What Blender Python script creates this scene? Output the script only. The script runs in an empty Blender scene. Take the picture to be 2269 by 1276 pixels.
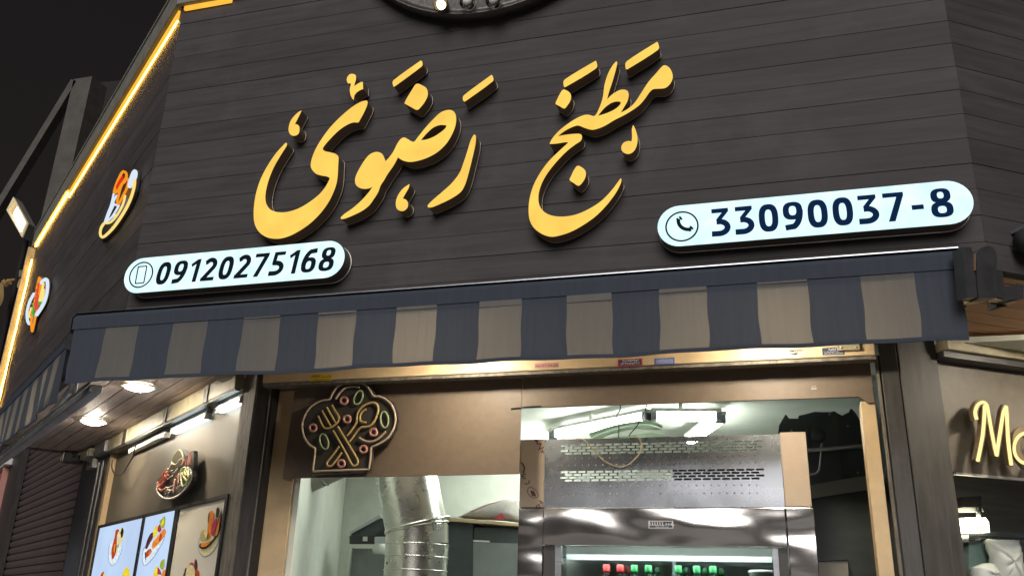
import bpy, bmesh, math, random
from mathutils import Vector
from mathutils.geometry import tessellate_polygon

random.seed(7)
sc = bpy.context.scene
R = math.radians
col = sc.collection

# ------------------------------------------------------------------ camera
FPX, CX, CY = 1962.0, 1134.5, 638.0            # focal length and centre, in pixels of the photograph
PITCH, ROLL, YAW = R(20.25), R(1.8), R(16.7)
CAM = Vector((0, 0, 1.6))
fw = Vector((-math.sin(YAW) * math.cos(PITCH), math.cos(YAW) * math.cos(PITCH), math.sin(PITCH)))
r0 = Vector((math.cos(YAW), math.sin(YAW), 0)); u0 = r0.cross(fw)
rt = math.cos(ROLL) * r0 + math.sin(ROLL) * u0
up = -math.sin(ROLL) * r0 + math.cos(ROLL) * u0
cd = bpy.data.cameras.new('camera'); cam = bpy.data.objects.new('camera', cd); col.objects.link(cam)
cd.sensor_width = 36; cd.lens = 36 * FPX / 2269; cd.clip_end = 500; cd.clip_start = 0.05
from mathutils import Matrix
M = Matrix((rt, up, -fw)).transposed().to_4x4(); M.translation = CAM
cam.matrix_world = M; sc.camera = cam

# ------------------------------------------------------------------ night sky, street light, exposure
EXPO = 1.0
sc.view_settings.view_transform = 'Standard'; sc.view_settings.look = 'None'
sc.view_settings.exposure = EXPO; sc.view_settings.gamma = 1; sc.view_settings.use_curve_mapping = False
wd = bpy.data.worlds.new('World'); sc.world = wd; wd.use_nodes = True
nt = wd.node_tree; bg = nt.nodes['Background']
wc = nt.nodes.new('ShaderNodeTexCoord'); ws_ = nt.nodes.new('ShaderNodeSeparateXYZ'); wr = nt.nodes.new('ShaderNodeValToRGB')
nt.links.new(wc.outputs['Generated'], ws_.inputs[0]); nt.links.new(ws_.outputs['Z'], wr.inputs['Fac']); nt.links.new(wr.outputs['Color'], bg.inputs[0])
wr.color_ramp.elements[0].position = 0.0; wr.color_ramp.elements[0].color = (.0105, .0085, .0072, 1)      # town glow low down
wr.color_ramp.elements[1].position = 0.65; wr.color_ramp.elements[1].color = (.0050, .0046, .0051, 1)
bg.inputs[1].default_value = 1.0
sd = bpy.data.lights.new('street_light', 'SUN'); sd.energy = 1.25; sd.angle = R(40); sd.color = (1.0, 0.95, 0.92)
so = bpy.data.objects.new('street_light', sd); col.objects.link(so)
so.rotation_euler = Vector((-0.10, 0.86, -0.50)).to_track_quat('-Z', 'Y').to_euler()
sc.cycles.use_denoising = True
sc.cycles.max_bounces = 8; sc.cycles.diffuse_bounces = 4; sc.cycles.glossy_bounces = 4
sc.cycles.transmission_bounces = 6; sc.cycles.transparent_max_bounces = 8
sc.cycles.sample_clamp_indirect = 6; sc.cycles.caustics_reflective = False; sc.cycles.caustics_refractive = False
EM = 2.0 ** -EXPO                              # lamp brightness is stated for the finished picture

# ------------------------------------------------------------------ planes of the building
AL, AR = R(37.6), R(34.0)
F0, DEPTH = 3.2, 0.75
W0 = F0 + DEPTH
class Frame:
    """a wall plane: a = metres along it, o = metres out of it towards the street, z = height"""
    def __init__(s, base, d, n): s.b = Vector(base); s.d = Vector(d); s.n = Vector(n)
    def P(s, a, o, z): v = s.b + s.d * a + s.n * o; return Vector((v.x, v.y, z))
    def px(s, x, y, o=0.0):
        ray = rt * (x - CX) - up * (y - CY) + fw * FPX
        p0 = s.b + s.n * o; t = (p0 - CAM).dot(s.n) / ray.dot(s.n)
        p = CAM + ray * t; return ((p - s.b).dot(s.d), p.z)
dL = Vector((-math.cos(AL), math.sin(AL), 0)); nL = Vector((-math.sin(AL), -math.cos(AL), 0))
dR = Vector((math.cos(AR), math.sin(AR), 0)); nR = Vector((math.sin(AR), -math.cos(AR), 0))
XL, XR = -2.81, 0.77
XWL, XWR = XL + DEPTH * math.tan(AL / 2), XR - DEPTH * math.tan(AR / 2)
FF = Frame((0, F0, 0), (1, 0, 0), (0, -1, 0))
FLf = Frame((XL, F0, 0), dL, nL); FRf = Frame((XR, F0, 0), dR, nR)
WF = Frame((0, W0, 0), (1, 0, 0), (0, -1, 0))
WLf = Frame((XWL, W0, 0), dL, nL); WRf = Frame((XWR, W0, 0), dR, nR)
SOF = 2.80                                      # underside of the overhang
def zoom(x0, y0, s): return lambda pts: [(x0 + x / s, y0 + y / s) for x, y in pts]
def atZ(x, y, z):
    ray = rt * (x - CX) - up * (y - CY) + fw * FPX
    return CAM + ray * ((z - CAM.z) / ray.z)

# ------------------------------------------------------------------ helpers
def wpos(o):
    v = Vector((0, 0, 0))
    while o is not None: v = v + o.location; o = o.parent
    return v
def link(o, parent):
    col.objects.link(o)
    if parent is not None:
        o.location = o.location - wpos(parent); o.parent = parent
    return o
def mesh(name, V, F, mat, parent=None, smooth=False, mats=None, fm=None):
    V = [Vector(v) for v in V]
    c = sum(V, Vector()) / len(V)
    me = bpy.data.meshes.new(name); me.from_pydata([v - c for v in V], [], F)
    for m in (mats or [mat]): me.materials.append(m)
    if fm:
        for p, i in zip(me.polygons, fm): p.material_index = i
    if smooth:
        for p in me.polygons: p.use_smooth = True
    me.update()
    bm = bmesh.new(); bm.from_mesh(me); bmesh.ops.recalc_face_normals(bm, faces=bm.faces[:]); bm.to_mesh(me); bm.free()
    o = bpy.data.objects.new(name, me); o.location = c
    return link(o, parent)
def thing(name, label, cat, loc, group=None):
    o = bpy.data.objects.new(name, None); o.empty_display_size = 0.1; col.objects.link(o); o.location = loc
    o['label'] = label; o['category'] = cat
    if group: o['group'] = group
    return o
def tag(o, label, cat, group=None):
    o['label'] = label; o['category'] = cat
    if group: o['group'] = group
    return o
BOXF = [(0,1,3,2),(4,6,7,5),(0,4,5,1),(2,3,7,6),(0,2,6,4),(1,5,7,3)]
def box(name, fr, a0, a1, o0, o1, z0, z1, mat, parent=None, bev=0.0):
    V = [fr.P(a, o, z) for a in (a0, a1) for o in (o0, o1) for z in (z0, z1)]
    ob = mesh(name, V, BOXF, mat, parent)
    if bev:
        m = ob.modifiers.new('bevel', 'BEVEL'); m.width = bev; m.segments = 2
    return ob
def smoothloop(pts, n=4, closed=True, corner=None):
    """Catmull-Rom through the points; sharp turns are kept"""
    N = len(pts); out = []
    rng = range(N) if closed else range(N - 1)
    def g(i): return pts[i % N] if closed else pts[max(0, min(N - 1, i))]
    def sharp(i):
        if not closed and i in (0, N - 1): return True
        a, b, c = g(i - 1), g(i), g(i + 1)
        u = (b[0]-a[0], b[1]-a[1]); v = (c[0]-b[0], c[1]-b[1])
        lu = math.hypot(*u) or 1; lv = math.hypot(*v) or 1
        return (u[0]*v[0] + u[1]*v[1]) / (lu*lv) < 0.25
    for i in rng:
        p0, p1, p2, p3 = g(i-1), g(i), g(i+1), g(i+2)
        t1 = (0, 0) if sharp(i) else ((p2[0]-p0[0])/2, (p2[1]-p0[1])/2)
        j = (i + 1) % N if closed else i + 1
        t2 = (0, 0) if sharp(j) else ((p3[0]-p1[0])/2, (p3[1]-p1[1])/2)
        L = math.hypot(p2[0]-p1[0], p2[1]-p1[1])
        for t in (t1, t2): pass
        def cl(t):
            l = math.hypot(*t); return t if l <= 1.4*L or l == 0 else (t[0]*1.4*L/l, t[1]*1.4*L/l)
        t1, t2 = cl(t1), cl(t2)
        for k in range(n):
            s = k / n; h1 = 2*s**3-3*s**2+1; h2 = -2*s**3+3*s**2; h3 = s**3-2*s**2+s; h4 = s**3-s**2
            out.append((h1*p1[0]+h2*p2[0]+h3*t1[0]+h4*t2[0], h1*p1[1]+h2*p2[1]+h3*t1[1]+h4*t2[1]))
    if not closed: out.append(pts[-1])
    return out
def plate(name, fr, loops, o0, o1, mat, parent=None, side=None):
    """closed outline(s) in (a, z) pushed out from o0 to o1; later loops are holes"""
    V = []; F = []; fm = []; flat = [p for l in loops for p in l]; n = len(flat)
    for o in (o1, o0): V += [fr.P(a, o, z) for a, z in flat]
    tri = tessellate_polygon([[Vector((a, z, 0)) for a, z in l] for l in loops])
    for t in tri: F.append(tuple(t)); fm.append(0)
    for t in tri: F.append(tuple(i + n for i in reversed(t))); fm.append(1)
    k = 0
    for l in loops:
        m = len(l)
        for i in range(m):
            a, b = k + i, k + (i + 1) % m
            F.append((a, b, b + n, a + n)); fm.append(1)
        k += m
    return mesh(name, V, F, mat, parent, mats=[mat, side or mat], fm=fm)
def flat(name, fr, loops, o, mat, parent=None, t=0.0015): return plate(name, fr, loops, o, o + t, mat, parent)
def ribbon(pts, w):
    """outline of a stroke of width w along the open polyline"""
    L = []; Rr = []; N = len(pts)
    for i in range(N):
        a = pts[max(0, i-1)]; b = pts[i]; c = pts[min(N-1, i+1)]
        def nrm(p, q):
            d = math.hypot(q[0]-p[0], q[1]-p[1]) or 1e-9; return (-(q[1]-p[1])/d, (q[0]-p[0])/d)
        if i == 0: n = nrm(b, c); k = 1
        elif i == N-1: n = nrm(a, b); k = 1
        else:
            n1, n2 = nrm(a, b), nrm(b, c); n = (n1[0]+n2[0], n1[1]+n2[1]); l = math.hypot(*n) or 1e-9
            n = (n[0]/l, n[1]/l); k = min(2.5, 1/max(.35, n[0]*n1[0]+n[1]*n1[1]))
        L.append((b[0]+n[0]*w/2*k, b[1]+n[1]*w/2*k)); Rr.append((b[0]-n[0]*w/2*k, b[1]-n[1]*w/2*k))
    return L + Rr[::-1]
def ring(cx, cz, rx, rz, w, n=28):
    o = [(cx+rx*math.cos(i*2*math.pi/n), cz+rz*math.sin(i*2*math.pi/n)) for i in range(n)]
    h = [(cx+(rx-w)*math.cos(i*2*math.pi/n), cz+(rz-w)*math.sin(i*2*math.pi/n)) for i in range(n)]
    return [o, h]
def tube(name, pts, r, mat, parent=None, seg=8, closed=False):
    pts = [Vector(p) for p in pts]; N = len(pts); V = []; F = []
    prev = None
    for i, p in enumerate(pts):
        a = pts[(i-1) % N] if closed or i else p; b = pts[(i+1) % N] if closed or i < N-1 else p
        t = (b - a).normalized() if (b-a).length > 1e-9 else Vector((0, 0, 1))
        if prev is None: n = t.orthogonal().normalized()
        else: n = (prev - t * prev.dot(t)); n = n.normalized() if n.length > 1e-6 else t.orthogonal().normalized()
        prev = n; bn = t.cross(n)
        rr = r[i] if isinstance(r, (list, tuple)) else r
        for k in range(seg):
            A = 2*math.pi*k/seg; V.append(p + n*rr*math.cos(A) + bn*rr*math.sin(A))
    for i in range(N if closed else N-1):
        for k in range(seg):
            a = i*seg+k; b = i*seg+(k+1) % seg; c = ((i+1) % N)*seg+(k+1) % seg; e = ((i+1) % N)*seg+k
            F.append((a, b, c, e))
    if not closed: F += [tuple(range(seg))[::-1], tuple(range((N-1)*seg, N*seg))]
    return mesh(name, V, F, mat, parent, smooth=True)
def lathe(name, prof, c, mat, parent=None, seg=24, axis=(0, 0, 1), smooth=True, caps=True):
    ax = Vector(axis).normalized(); n = ax.orthogonal().normalized(); b = ax.cross(n); c = Vector(c)
    V = []; F = []; m = len(prof)
    for r, h in prof:
        for k in range(seg):
            A = 2*math.pi*k/seg; V.append(c + ax*h + (n*math.cos(A) + b*math.sin(A))*r)
    for i in range(m-1):
        for k in range(seg):
            F.append((i*seg+k, i*seg+(k+1) % seg, (i+1)*seg+(k+1) % seg, (i+1)*seg+k))
    if caps: F.append(tuple(range(seg))[::-1]); F.append(tuple(range((m-1)*seg, m*seg)))
    return mesh(name, V, F, mat, parent, smooth)
def wbox(name, p0, p1, mat, parent=None, bev=0.0):
    return box(name, Frame((0,0,0),(1,0,0),(0,1,0)), p0[0], p1[0], p0[1], p1[1], p0[2], p1[2], mat, parent, bev)

# ------------------------------------------------------------------ materials
def mat(name, c, rough=.6, metal=0.0, var=0.0, scale=8.0, stretch=(1,1,1), rot=0.0, bump=0.0, spec=.5, c2=None, spots=None, emit=None, estr=0.0, trans=0.0, objvar=0.0, bdist=.004):
    m = bpy.data.materials.new(name); m.use_nodes = True; t = m.node_tree; b = t.nodes['Principled BSDF']
    b.inputs['Base Color'].default_value = (*c, 1); b.inputs['Roughness'].default_value = rough
    b.inputs['Metallic'].default_value = metal; b.inputs['Specular IOR Level'].default_value = spec
    if trans: b.inputs['Transmission Weight'].default_value = trans
    if emit: b.inputs['Emission Color'].default_value = (*emit, 1); b.inputs['Emission Strength'].default_value = estr * EM
    if var or c2 or bump or spots:
        tc = t.nodes.new('ShaderNodeTexCoord'); mp = t.nodes.new('ShaderNodeMapping')
        g = t.nodes.new('ShaderNodeNewGeometry')
        t.links.new(g.outputs['Position'], mp.inputs['Vector'])
        r1 = t.nodes.new('ShaderNodeVectorRotate'); r1.rotation_type = 'Z_AXIS'; r1.inputs['Angle'].default_value = rot
        t.links.new(g.outputs['Position'], r1.inputs['Vector']); t.links.new(r1.outputs[0], mp.inputs['Vector'])
        oi = t.nodes.new('ShaderNodeObjectInfo'); 
        cmb = t.nodes.new('ShaderNodeVectorMath'); cmb.operation = 'MULTIPLY_ADD'
        cx = t.nodes.new('ShaderNodeCombineXYZ')
        for i in range(3): t.links.new(oi.outputs['Random'], cx.inputs[i])
        cmb.inputs[1].default_value = (13, 7, 5); t.links.new(cx.outputs[0], cmb.inputs[0])
        mp.inputs['Scale'].default_value = stretch
        t.links.new(mp.outputs[0], cmb.inputs[2])
        n = t.nodes.new('ShaderNodeTexNoise'); n.inputs['Scale'].default_value = scale; n.inputs['Detail'].default_value = 7; n.inputs['Roughness'].default_value = .62
        t.links.new(cmb.outputs[0], n.inputs['Vector'])
        cr = t.nodes.new('ShaderNodeValToRGB')
        d = c2 or tuple(x*(1-var) for x in c); l = tuple(min(1, x*(1+var*.7)) for x in c)
        cr.color_ramp.elements[0].position = .32; cr.color_ramp.elements[0].color = (*d, 1)
        cr.color_ramp.elements[1].position = .70; cr.color_ramp.elements[1].color = (*l, 1)
        t.links.new(n.outputs['Fac'], cr.inputs['Fac']); out = cr.outputs['Color']
        if spots:      # dusty / scuffed marks with a shape of their own
            sc_, st, amt, lo = spots
            n2 = t.nodes.new('ShaderNodeTexNoise'); n2.inputs['Scale'].default_value = sc_; n2.inputs['Detail'].default_value = 10; n2.inputs['Roughness'].default_value = .7
            t.links.new(g.outputs['Position'], n2.inputs['Vector'])
            r2 = t.nodes.new('ShaderNodeValToRGB'); r2.color_ramp.elements[0].position = lo; r2.color_ramp.elements[1].position = min(1, lo+.18)
            t.links.new(n2.outputs['Fac'], r2.inputs['Fac'])
            mu = t.nodes.new('ShaderNodeMath'); mu.operation = 'MULTIPLY'; mu.inputs[1].default_value = amt; t.links.new(r2.outputs[0], mu.inputs[0])
            mx = t.nodes.new('ShaderNodeMix'); mx.data_type = 'RGBA'; t.links.new(mu.outputs[0], mx.inputs['Factor'])
            t.links.new(out, mx.inputs['A']); mx.inputs['B'].default_value = (*st, 1); out = mx.outputs['Result']
        if objvar:     # each board its own shade
            mo_ = t.nodes.new('ShaderNodeMapRange'); mo_.inputs['To Min'].default_value = 1-objvar; mo_.inputs['To Max'].default_value = 1+objvar
            t.links.new(oi.outputs['Random'], mo_.inputs['Value'])
            vm = t.nodes.new('ShaderNodeVectorMath'); vm.operation = 'SCALE'; t.links.new(out, vm.inputs[0]); t.links.new(mo_.outputs[0], vm.inputs['Scale']); out = vm.outputs[0]
        t.links.new(out, b.inputs['Base Color'])
        rr = t.nodes.new('ShaderNodeMapRange'); rr.inputs['To Min'].default_value = max(.02, rough-.1*bool(var)); rr.inputs['To Max'].default_value = min(1, rough+.12*bool(var))
        t.links.new(n.outputs['Fac'], rr.inputs['Value']); t.links.new(rr.outputs[0], b.inputs['Roughness'])
        if bump:
            bu = t.nodes.new('ShaderNodeBump'); bu.inputs['Strength'].default_value = bump; bu.inputs['Distance'].default_value = bdist
            t.links.new(n.outputs['Fac'], bu.inputs['Height']); t.links.new(bu.outputs[0], b.inputs['Normal'])
    return m
def glow(name, c, s, uneven=0.0, scale=6.0):
    m = bpy.data.materials.new(name); m.use_nodes = True; t = m.node_tree
    t.nodes.remove(t.nodes['Principled BSDF']); e = t.nodes.new('ShaderNodeEmission')
    e.inputs[0].default_value = (*c, 1); e.inputs[1].default_value = s * EM
    t.links.new(e.outputs[0], t.nodes['Material Output'].inputs[0])
    if uneven:      # the lamps behind an acrylic face never light it quite evenly
        n = t.nodes.new('ShaderNodeTexNoise'); n.inputs['Scale'].default_value = scale
        g = t.nodes.new('ShaderNodeNewGeometry'); t.links.new(g.outputs['Position'], n.inputs['Vector'])
        mr = t.nodes.new('ShaderNodeMapRange'); mr.inputs['From Min'].default_value = .3; mr.inputs['From Max'].default_value = .7
        mr.inputs['To Min'].default_value = s*EM*(1-uneven); mr.inputs['To Max'].default_value = s*EM*(1+uneven)
        t.links.new(n.outputs['Fac'], mr.inputs['Value']); t.links.new(mr.outputs[0], e.inputs[1])
    return m
def fabric(name, c, transl):
    m = mat(name, c, .85, var=.10, scale=60, stretch=(1, 1, .06), bump=.25, spec=.15)
    t = m.node_tree; b = t.nodes['Principled BSDF']; o = t.nodes['Material Output']
    tr = t.nodes.new('ShaderNodeBsdfTranslucent'); tr.inputs[0].default_value = (c[0]*1.5, c[1]*1.3, c[2]*1.05, 1)
    mx = t.nodes.new('ShaderNodeMixShader'); mx.inputs[0].default_value = transl
    t.links.new(b.outputs[0], mx.inputs[1]); t.links.new(tr.outputs[0], mx.inputs[2]); t.links.new(mx.outputs[0], o.inputs[0])
    return m
def sheetmetal(name, c, rough, scale, stretch, strength, dist, smear=0.0):
    """thin polished sheet: soft, slow waves instead of a flat mirror, faint wipe marks in the gloss"""
    m = bpy.data.materials.new(name); m.use_nodes = True; t = m.node_tree; b = t.nodes['Principled BSDF']
    b.inputs['Base Color'].default_value = (*c, 1); b.inputs['Metallic'].default_value = 1
    g_ = t.nodes.new('ShaderNodeNewGeometry'); mp = t.nodes.new('ShaderNodeMapping'); mp.inputs['Scale'].default_value = stretch
    t.links.new(g_.outputs['Position'], mp.inputs['Vector'])
    n = t.nodes.new('ShaderNodeTexNoise'); n.inputs['Scale'].default_value = scale; n.inputs['Detail'].default_value = 0.6
    t.links.new(mp.outputs[0], n.inputs['Vector'])
    bu = t.nodes.new('ShaderNodeBump'); bu.inputs['Strength'].default_value = strength; bu.inputs['Distance'].default_value = dist
    t.links.new(n.outputs['Fac'], bu.inputs['Height']); t.links.new(bu.outputs[0], b.inputs['Normal'])
    n2 = t.nodes.new('ShaderNodeTexNoise'); n2.inputs['Scale'].default_value = 9; n2.inputs['Detail'].default_value = 4; n2.inputs['Distortion'].default_value = 1.5
    t.links.new(g_.outputs['Position'], n2.inputs['Vector'])
    mr = t.nodes.new('ShaderNodeMapRange'); mr.inputs['To Min'].default_value = max(.03, rough - smear); mr.inputs['To Max'].default_value = rough + smear
    t.links.new(n2.outputs['Fac'], mr.inputs['Value']); t.links.new(mr.outputs[0], b.inputs['Roughness'])
    return m
def cladding(name, rot): return mat(name, (.064, .059, .061), .62, var=.24, scale=5, stretch=(.6, .6, 7), rot=rot, bump=.10, spec=.14, objvar=.10, spots=(2.2, (.10, .093, .092), .45, .53))
M_clF, M_clL, M_clR = cladding('charcoal_wood_cladding_front', 0), cladding('charcoal_wood_cladding_left', AL), cladding('charcoal_wood_cladding_right', -AR)
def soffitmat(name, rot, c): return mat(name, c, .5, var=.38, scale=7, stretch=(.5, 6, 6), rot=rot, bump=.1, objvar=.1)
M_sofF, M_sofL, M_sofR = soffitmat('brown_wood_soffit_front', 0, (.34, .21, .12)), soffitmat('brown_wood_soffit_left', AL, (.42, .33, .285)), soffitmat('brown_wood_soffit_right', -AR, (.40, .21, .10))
M_gap = mat('dark_joint', (.018, .016, .015), .8, var=.2)
M_trim = mat('grey_green_metal_trim', (.21, .21, .18), .5, var=.2, scale=12, bump=.05)
M_awd = fabric('slate_blue_canvas', (.055, .066, .086), .10)
M_awl = fabric('grey_beige_canvas', (.143, .146, .147), .34); M_fold = fabric('grey_beige_canvas_fold_lit', (.20, .195, .185), .30)
M_alu = mat('brushed_aluminium', (.42, .44, .47), .32, 1.0, var=.15, scale=40, stretch=(.1, .1, 4))
M_dalu = mat('dull_grey_aluminium', (.38, .39, .42), .42, .8, var=.25, scale=14, bump=.05)
M_brown = mat('brown_laminate_board', (.145, .110, .082), .5, var=.10, scale=30, bump=.05, spots=(16, (.08, .06, .047), .22, .62))
M_taupe = mat('grey_taupe_board', (.128, .112, .092), .48, var=.16, scale=18, bump=.05, spots=(9, (.10, .088, .07), .3, .6))
M_post = mat('dark_grey_wood_post', (.058, .056, .055), .55, var=.35, scale=10, stretch=(4, 4, .5), bump=.15, spots=(5, (.12, .115, .11), .4, .58))
M_postb = mat('dark_brown_wood_post', (.042, .036, .034), .55, var=.45, scale=10, stretch=(4, 4, .5), bump=.2, spots=(6, (.13, .12, .11), .45, .6))
M_weath = mat('weathered_grey_board', (.15, .135, .11), .7, var=.55, scale=14, stretch=(3, 3, .6), bump=.3, spots=(9, (.04, .037, .034), .6, .55))
M_cream = mat('cream_painted_metal', (.56, .42, .25), .45, var=.12, scale=9, bump=.04, spots=(14, (.25, .18, .10), .4, .63))
M_yel = mat('grimy_yellow_metal', (.34, .30, .20), .45, var=.3, scale=12, bump=.05, spots=(7, (.15, .13, .09), .5, .55))
M_black = mat('black_rubber', (.012, .012, .013), .6, var=.3)
M_char = mat('charcoal_plastic', (.04, .04, .043), .42, var=.2, scale=20)
M_board = mat('dark_acrylic_board', (.055, .05, .047), .3, var=.15)
M_side = mat('dark_letter_return', (.20, .165, .13), .5, var=.2); M_lside = mat('dark_glowing_letter_return', (.15, .125, .105), .55, var=.2, emit=(1.0, .42, .08), estr=.006)  # letter sides carry a faint amber glow to soften their black
M_edge = mat('bright_trim_edge', (.62, .60, .58), .35, .6, var=.1)
M_amber = glow('amber_acrylic_face', (1.0, .64, .12), 1.05, .09, 9)
M_ice = glow('ice_white_acrylic_face', (.68, .96, 1.0), 1.22, .12, 16)
M_ink = mat('navy_vinyl_digits', (.008, .012, .020), .7, var=.1, spec=.05)
M_ink2 = mat('blue_vinyl_digits', (.003, .022, .085), .7, var=.1, spec=.05)
M_led = glow('amber_strip_glow', (1.0, .50, .055), 1.15, .12, 9); M_led2 = glow('amber_led_cord', (1.0, .52, .08), 30.0)
M_plaster = mat('pale_plaster', (.62, .64, .58), .7, var=.1, scale=5, bump=.1, spots=(4, (.45, .46, .42), .4, .55))
M_galv = sheetmetal('galvanised_steel', (.58, .57, .52), .28, 5.0, (1, 1, .4), .14, .010, .05)
M_steel = sheetmetal('polished_stainless', (.66, .64, .62), .17, 3.0, (1, 1, 2.2), .8, .05, .03)
M_steelb = sheetmetal('brushed_stainless', (.50, .53, .58), .27, 4.0, (1, 1, 1), .25, .02, .035)
M_card = mat('bare_cardboard', (.50, .41, .33), .75, var=.07, scale=14, bump=.04)
M_grey = mat('grey_painted_sheet', (.22, .24, .24), .5, var=.12, scale=9, bump=.03)
M_dgrey = mat('dark_slate_sheet', (.055, .068, .072), .5, var=.25, scale=6, stretch=(1, 1, 3), bump=.05)
M_lamp = glow('led_disc', (1.0, .83, .58), 200)
M_lampdim = glow('led_dot', (1.0, .96, .85), 500)
M_tube = glow('white_tube', (.92, 1.0, .90), 42.0)
M_tubew = glow('cool_tube', (.88, 1.0, 1.0), 7.0)
M_foam = fabric('thin_white_foam', (.42, .55, .56), .6)
M_white = mat('white_plastic', (.72, .74, .70), .45, var=.06, scale=9)
M_glass = mat('clear_glass', (.9, .97, .95), .03, trans=1.0)
M_bag = mat('milky_plastic_bag', (.70, .76, .74), .35, var=.1, scale=8, trans=.35)
M_wire = mat('black_cable', (.015, .015, .015), .5, var=.1)
M_rope = mat('tan_string', (.5, .42, .3), .8, var=.2, scale=60)
M_ground = mat('grey_paving', (.24, .225, .21), .8, var=.3, scale=3, bump=.2)
M_shut = mat('brown_painted_shutter', (.082, .062, .060), .5, var=.25, scale=6, stretch=(.6, .6, 6), rot=AL, bump=.05, spots=(4, (.12, .1, .095), .4, .55))
M_conc = mat('dull_concrete', (.095, .088, .080), .9, var=.25, scale=4, bump=.1)
M_conc2 = mat('dark_concrete', (.012, .0115, .011), .9, var=.25, scale=2, bump=.1)
M_red = mat('red_painted_metal', (.40, .085, .07), .5, var=.2)

# ================================================================== the ground and what lies around
def struct(o): o['kind'] = 'structure'; return o
g = mesh('ground', [(-60, -40, 0), (60, -40, 0), (60, 80, 0), (-60, 80, 0)], [(0, 1, 2, 3)], M_ground); struct(g)

# ================================================================== the kiosk building
kb = thing('kiosk_building', 'dark wood-clad corner kiosk with a wide sign fascia and open serving windows', 'building', (-1.0, 5.0, 0))
ZB, ZT, PITCHZ = 2.775, 4.70, 0.1035
def fascia(fr, a0, a1, m0, m1, cm, nm):
    """backing board plus horizontal boards; m0/m1 = mitre per metre of thickness at the ends"""
    bk = box(nm, fr, a0 + .02, a1 - .02, -.045, -.016, ZB, ZT, M_gap, kb)
    z = ZB; k = 0
    while z < ZT - .02:
        h = min(PITCHZ, ZT - z) - (.0012 if k % 2 else .0006)
        j = random.uniform(-.0012, .0012)
        V = []; c = .0016 if k % 2 else .0008
        prof = [(-.015, z), (-.015, z + h), (-.0015 + j, z + h), (j, z + h - c), (j, z + c), (-.0015 + j, z)]
        for e, a, mm in ((0, a0, m0), (1, a1, m1)):
            for o, zz in prof: V.append(fr.P(a - o * mm * (-1 if e else 1) * (1), o, zz))
        F = [tuple(range(6)), tuple(range(11, 5, -1))] + [(i, (i + 1) % 6, 6 + (i + 1) % 6, 6 + i) for i in range(6)]
        mesh('cladding_board', V, F, cm, bk); z += PITCHZ; k += 1
    return bk
tL, tR = math.tan(AL / 2), math.tan(AR / 2)
LEND, REND = 4.22, 2.6
fascia(FF, XL, XR, tL, tR, M_clF, 'fascia_front')
fascia(FLf, 0, LEND, tL, 0, M_clL, 'fascia_left')
fascia(FRf, 0, REND, tR, 0, M_clR, 'fascia_right')
# cornice along the top with an amber strip tucked under it
def cornice(fr, a0, a1, nm):
    c = box(nm, fr, a0, a1, -.05, .036, 4.535, 4.70, M_trim, kb, .004)
    box('cornice_lip', fr, a0, a1, .037, .043, 4.682, 4.702, M_trim, c)
    return c
cornice(FF, XL - .01, XR + .01, 'cornice'); cornice(FLf, -.012, LEND + .03, 'cornice'); cornice(FRf, -.01, REND, 'cornice')
# upright edge at the far end of the left side
tr = box('end_trim', FLf, LEND + .002, LEND + .04, -.08, .06, ZB - .02, 4.53, M_yel, kb, .004)
# overhang underside, boards running along each side
def soffit(fr, a0, a1, m0, m1, cm, nm, far=None):
    bk = plate(nm, Frame((0,0,0),(1,0,0),(0,1,0)), [[(0,0),(0,0.01),(0.01,0.01)]], 0, .001, M_gap, kb)
    bk.data.clear_geometry()
    pts = [(a0, -.005), (a1, -.005), (a1 - m1 * (DEPTH - .005), -DEPTH + .005), (a0 + m0 * (DEPTH - .005), -DEPTH + .005)]
    V = [fr.P(a, o, z) for z in (SOF + .014, SOF + .03) for a, o in pts]
    c = sum(V, Vector()) / 8
    bk.data.from_pydata([v - c for v in V], [], [(0,1,2,3),(7,6,5,4),(0,4,5,1),(1,5,6,2),(2,6,7,3),(3,7,4,0)]); bk.location = c - wpos(kb)
    bk.data.materials.clear(); bk.data.materials.append(M_gap)
    p = .046
    while p < DEPTH - .02:
        q = min(p + .093, DEPTH - .004); V = []
        j = random.uniform(-.001, .001)
        for z in (SOF + j, SOF + .013):
            for pp in (p, q):
                for e in (0, 1):
                    a = (a0 + m0 * pp) if e == 0 else (a1 - m1 * pp)
                    V.append(fr.P(a, -pp, z))
        mesh('soffit_board', V, [(0,1,3,2),(4,6,7,5),(0,4,5,1),(2,3,7,6),(0,2,6,4),(1,5,7,3)], cm, bk); p += .1
    return bk
soffit(FF, XL, XR, tL, tR, M_sofF, 'soffit_front')
soffit(FLf, 0, LEND, tL, 0, M_sofL, 'soffit_left')
soffit(FRf, 0, REND, tR, 0, M_sofR, 'soffit_right')
box('soffit_end_trim', FLf, LEND - .001, LEND + .0015, -DEPTH, -.081, SOF - .02, SOF + .1, M_postb, kb)
# roof and back of the kiosk
V = [FLf.P(LEND, -.05, 0), FLf.P(0, -.05, 0), FRf.P(0, -.05, 0), FRf.P(REND, -.05, 0), Vector((3.2, 7.5, 0)), Vector((-5.6, 8.6, 0))]
n = len(V); VV = [Vector((v.x, v.y, 4.60)) for v in V] + [Vector((v.x, v.y, 4.66)) for v in V]
mesh('roof', VV, [tuple(range(n)), tuple(range(2*n-1, n-1, -1))] + [(i, (i+1) % n, n+(i+1) % n, n+i) for i in range(n)], M_conc2, kb)

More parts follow.
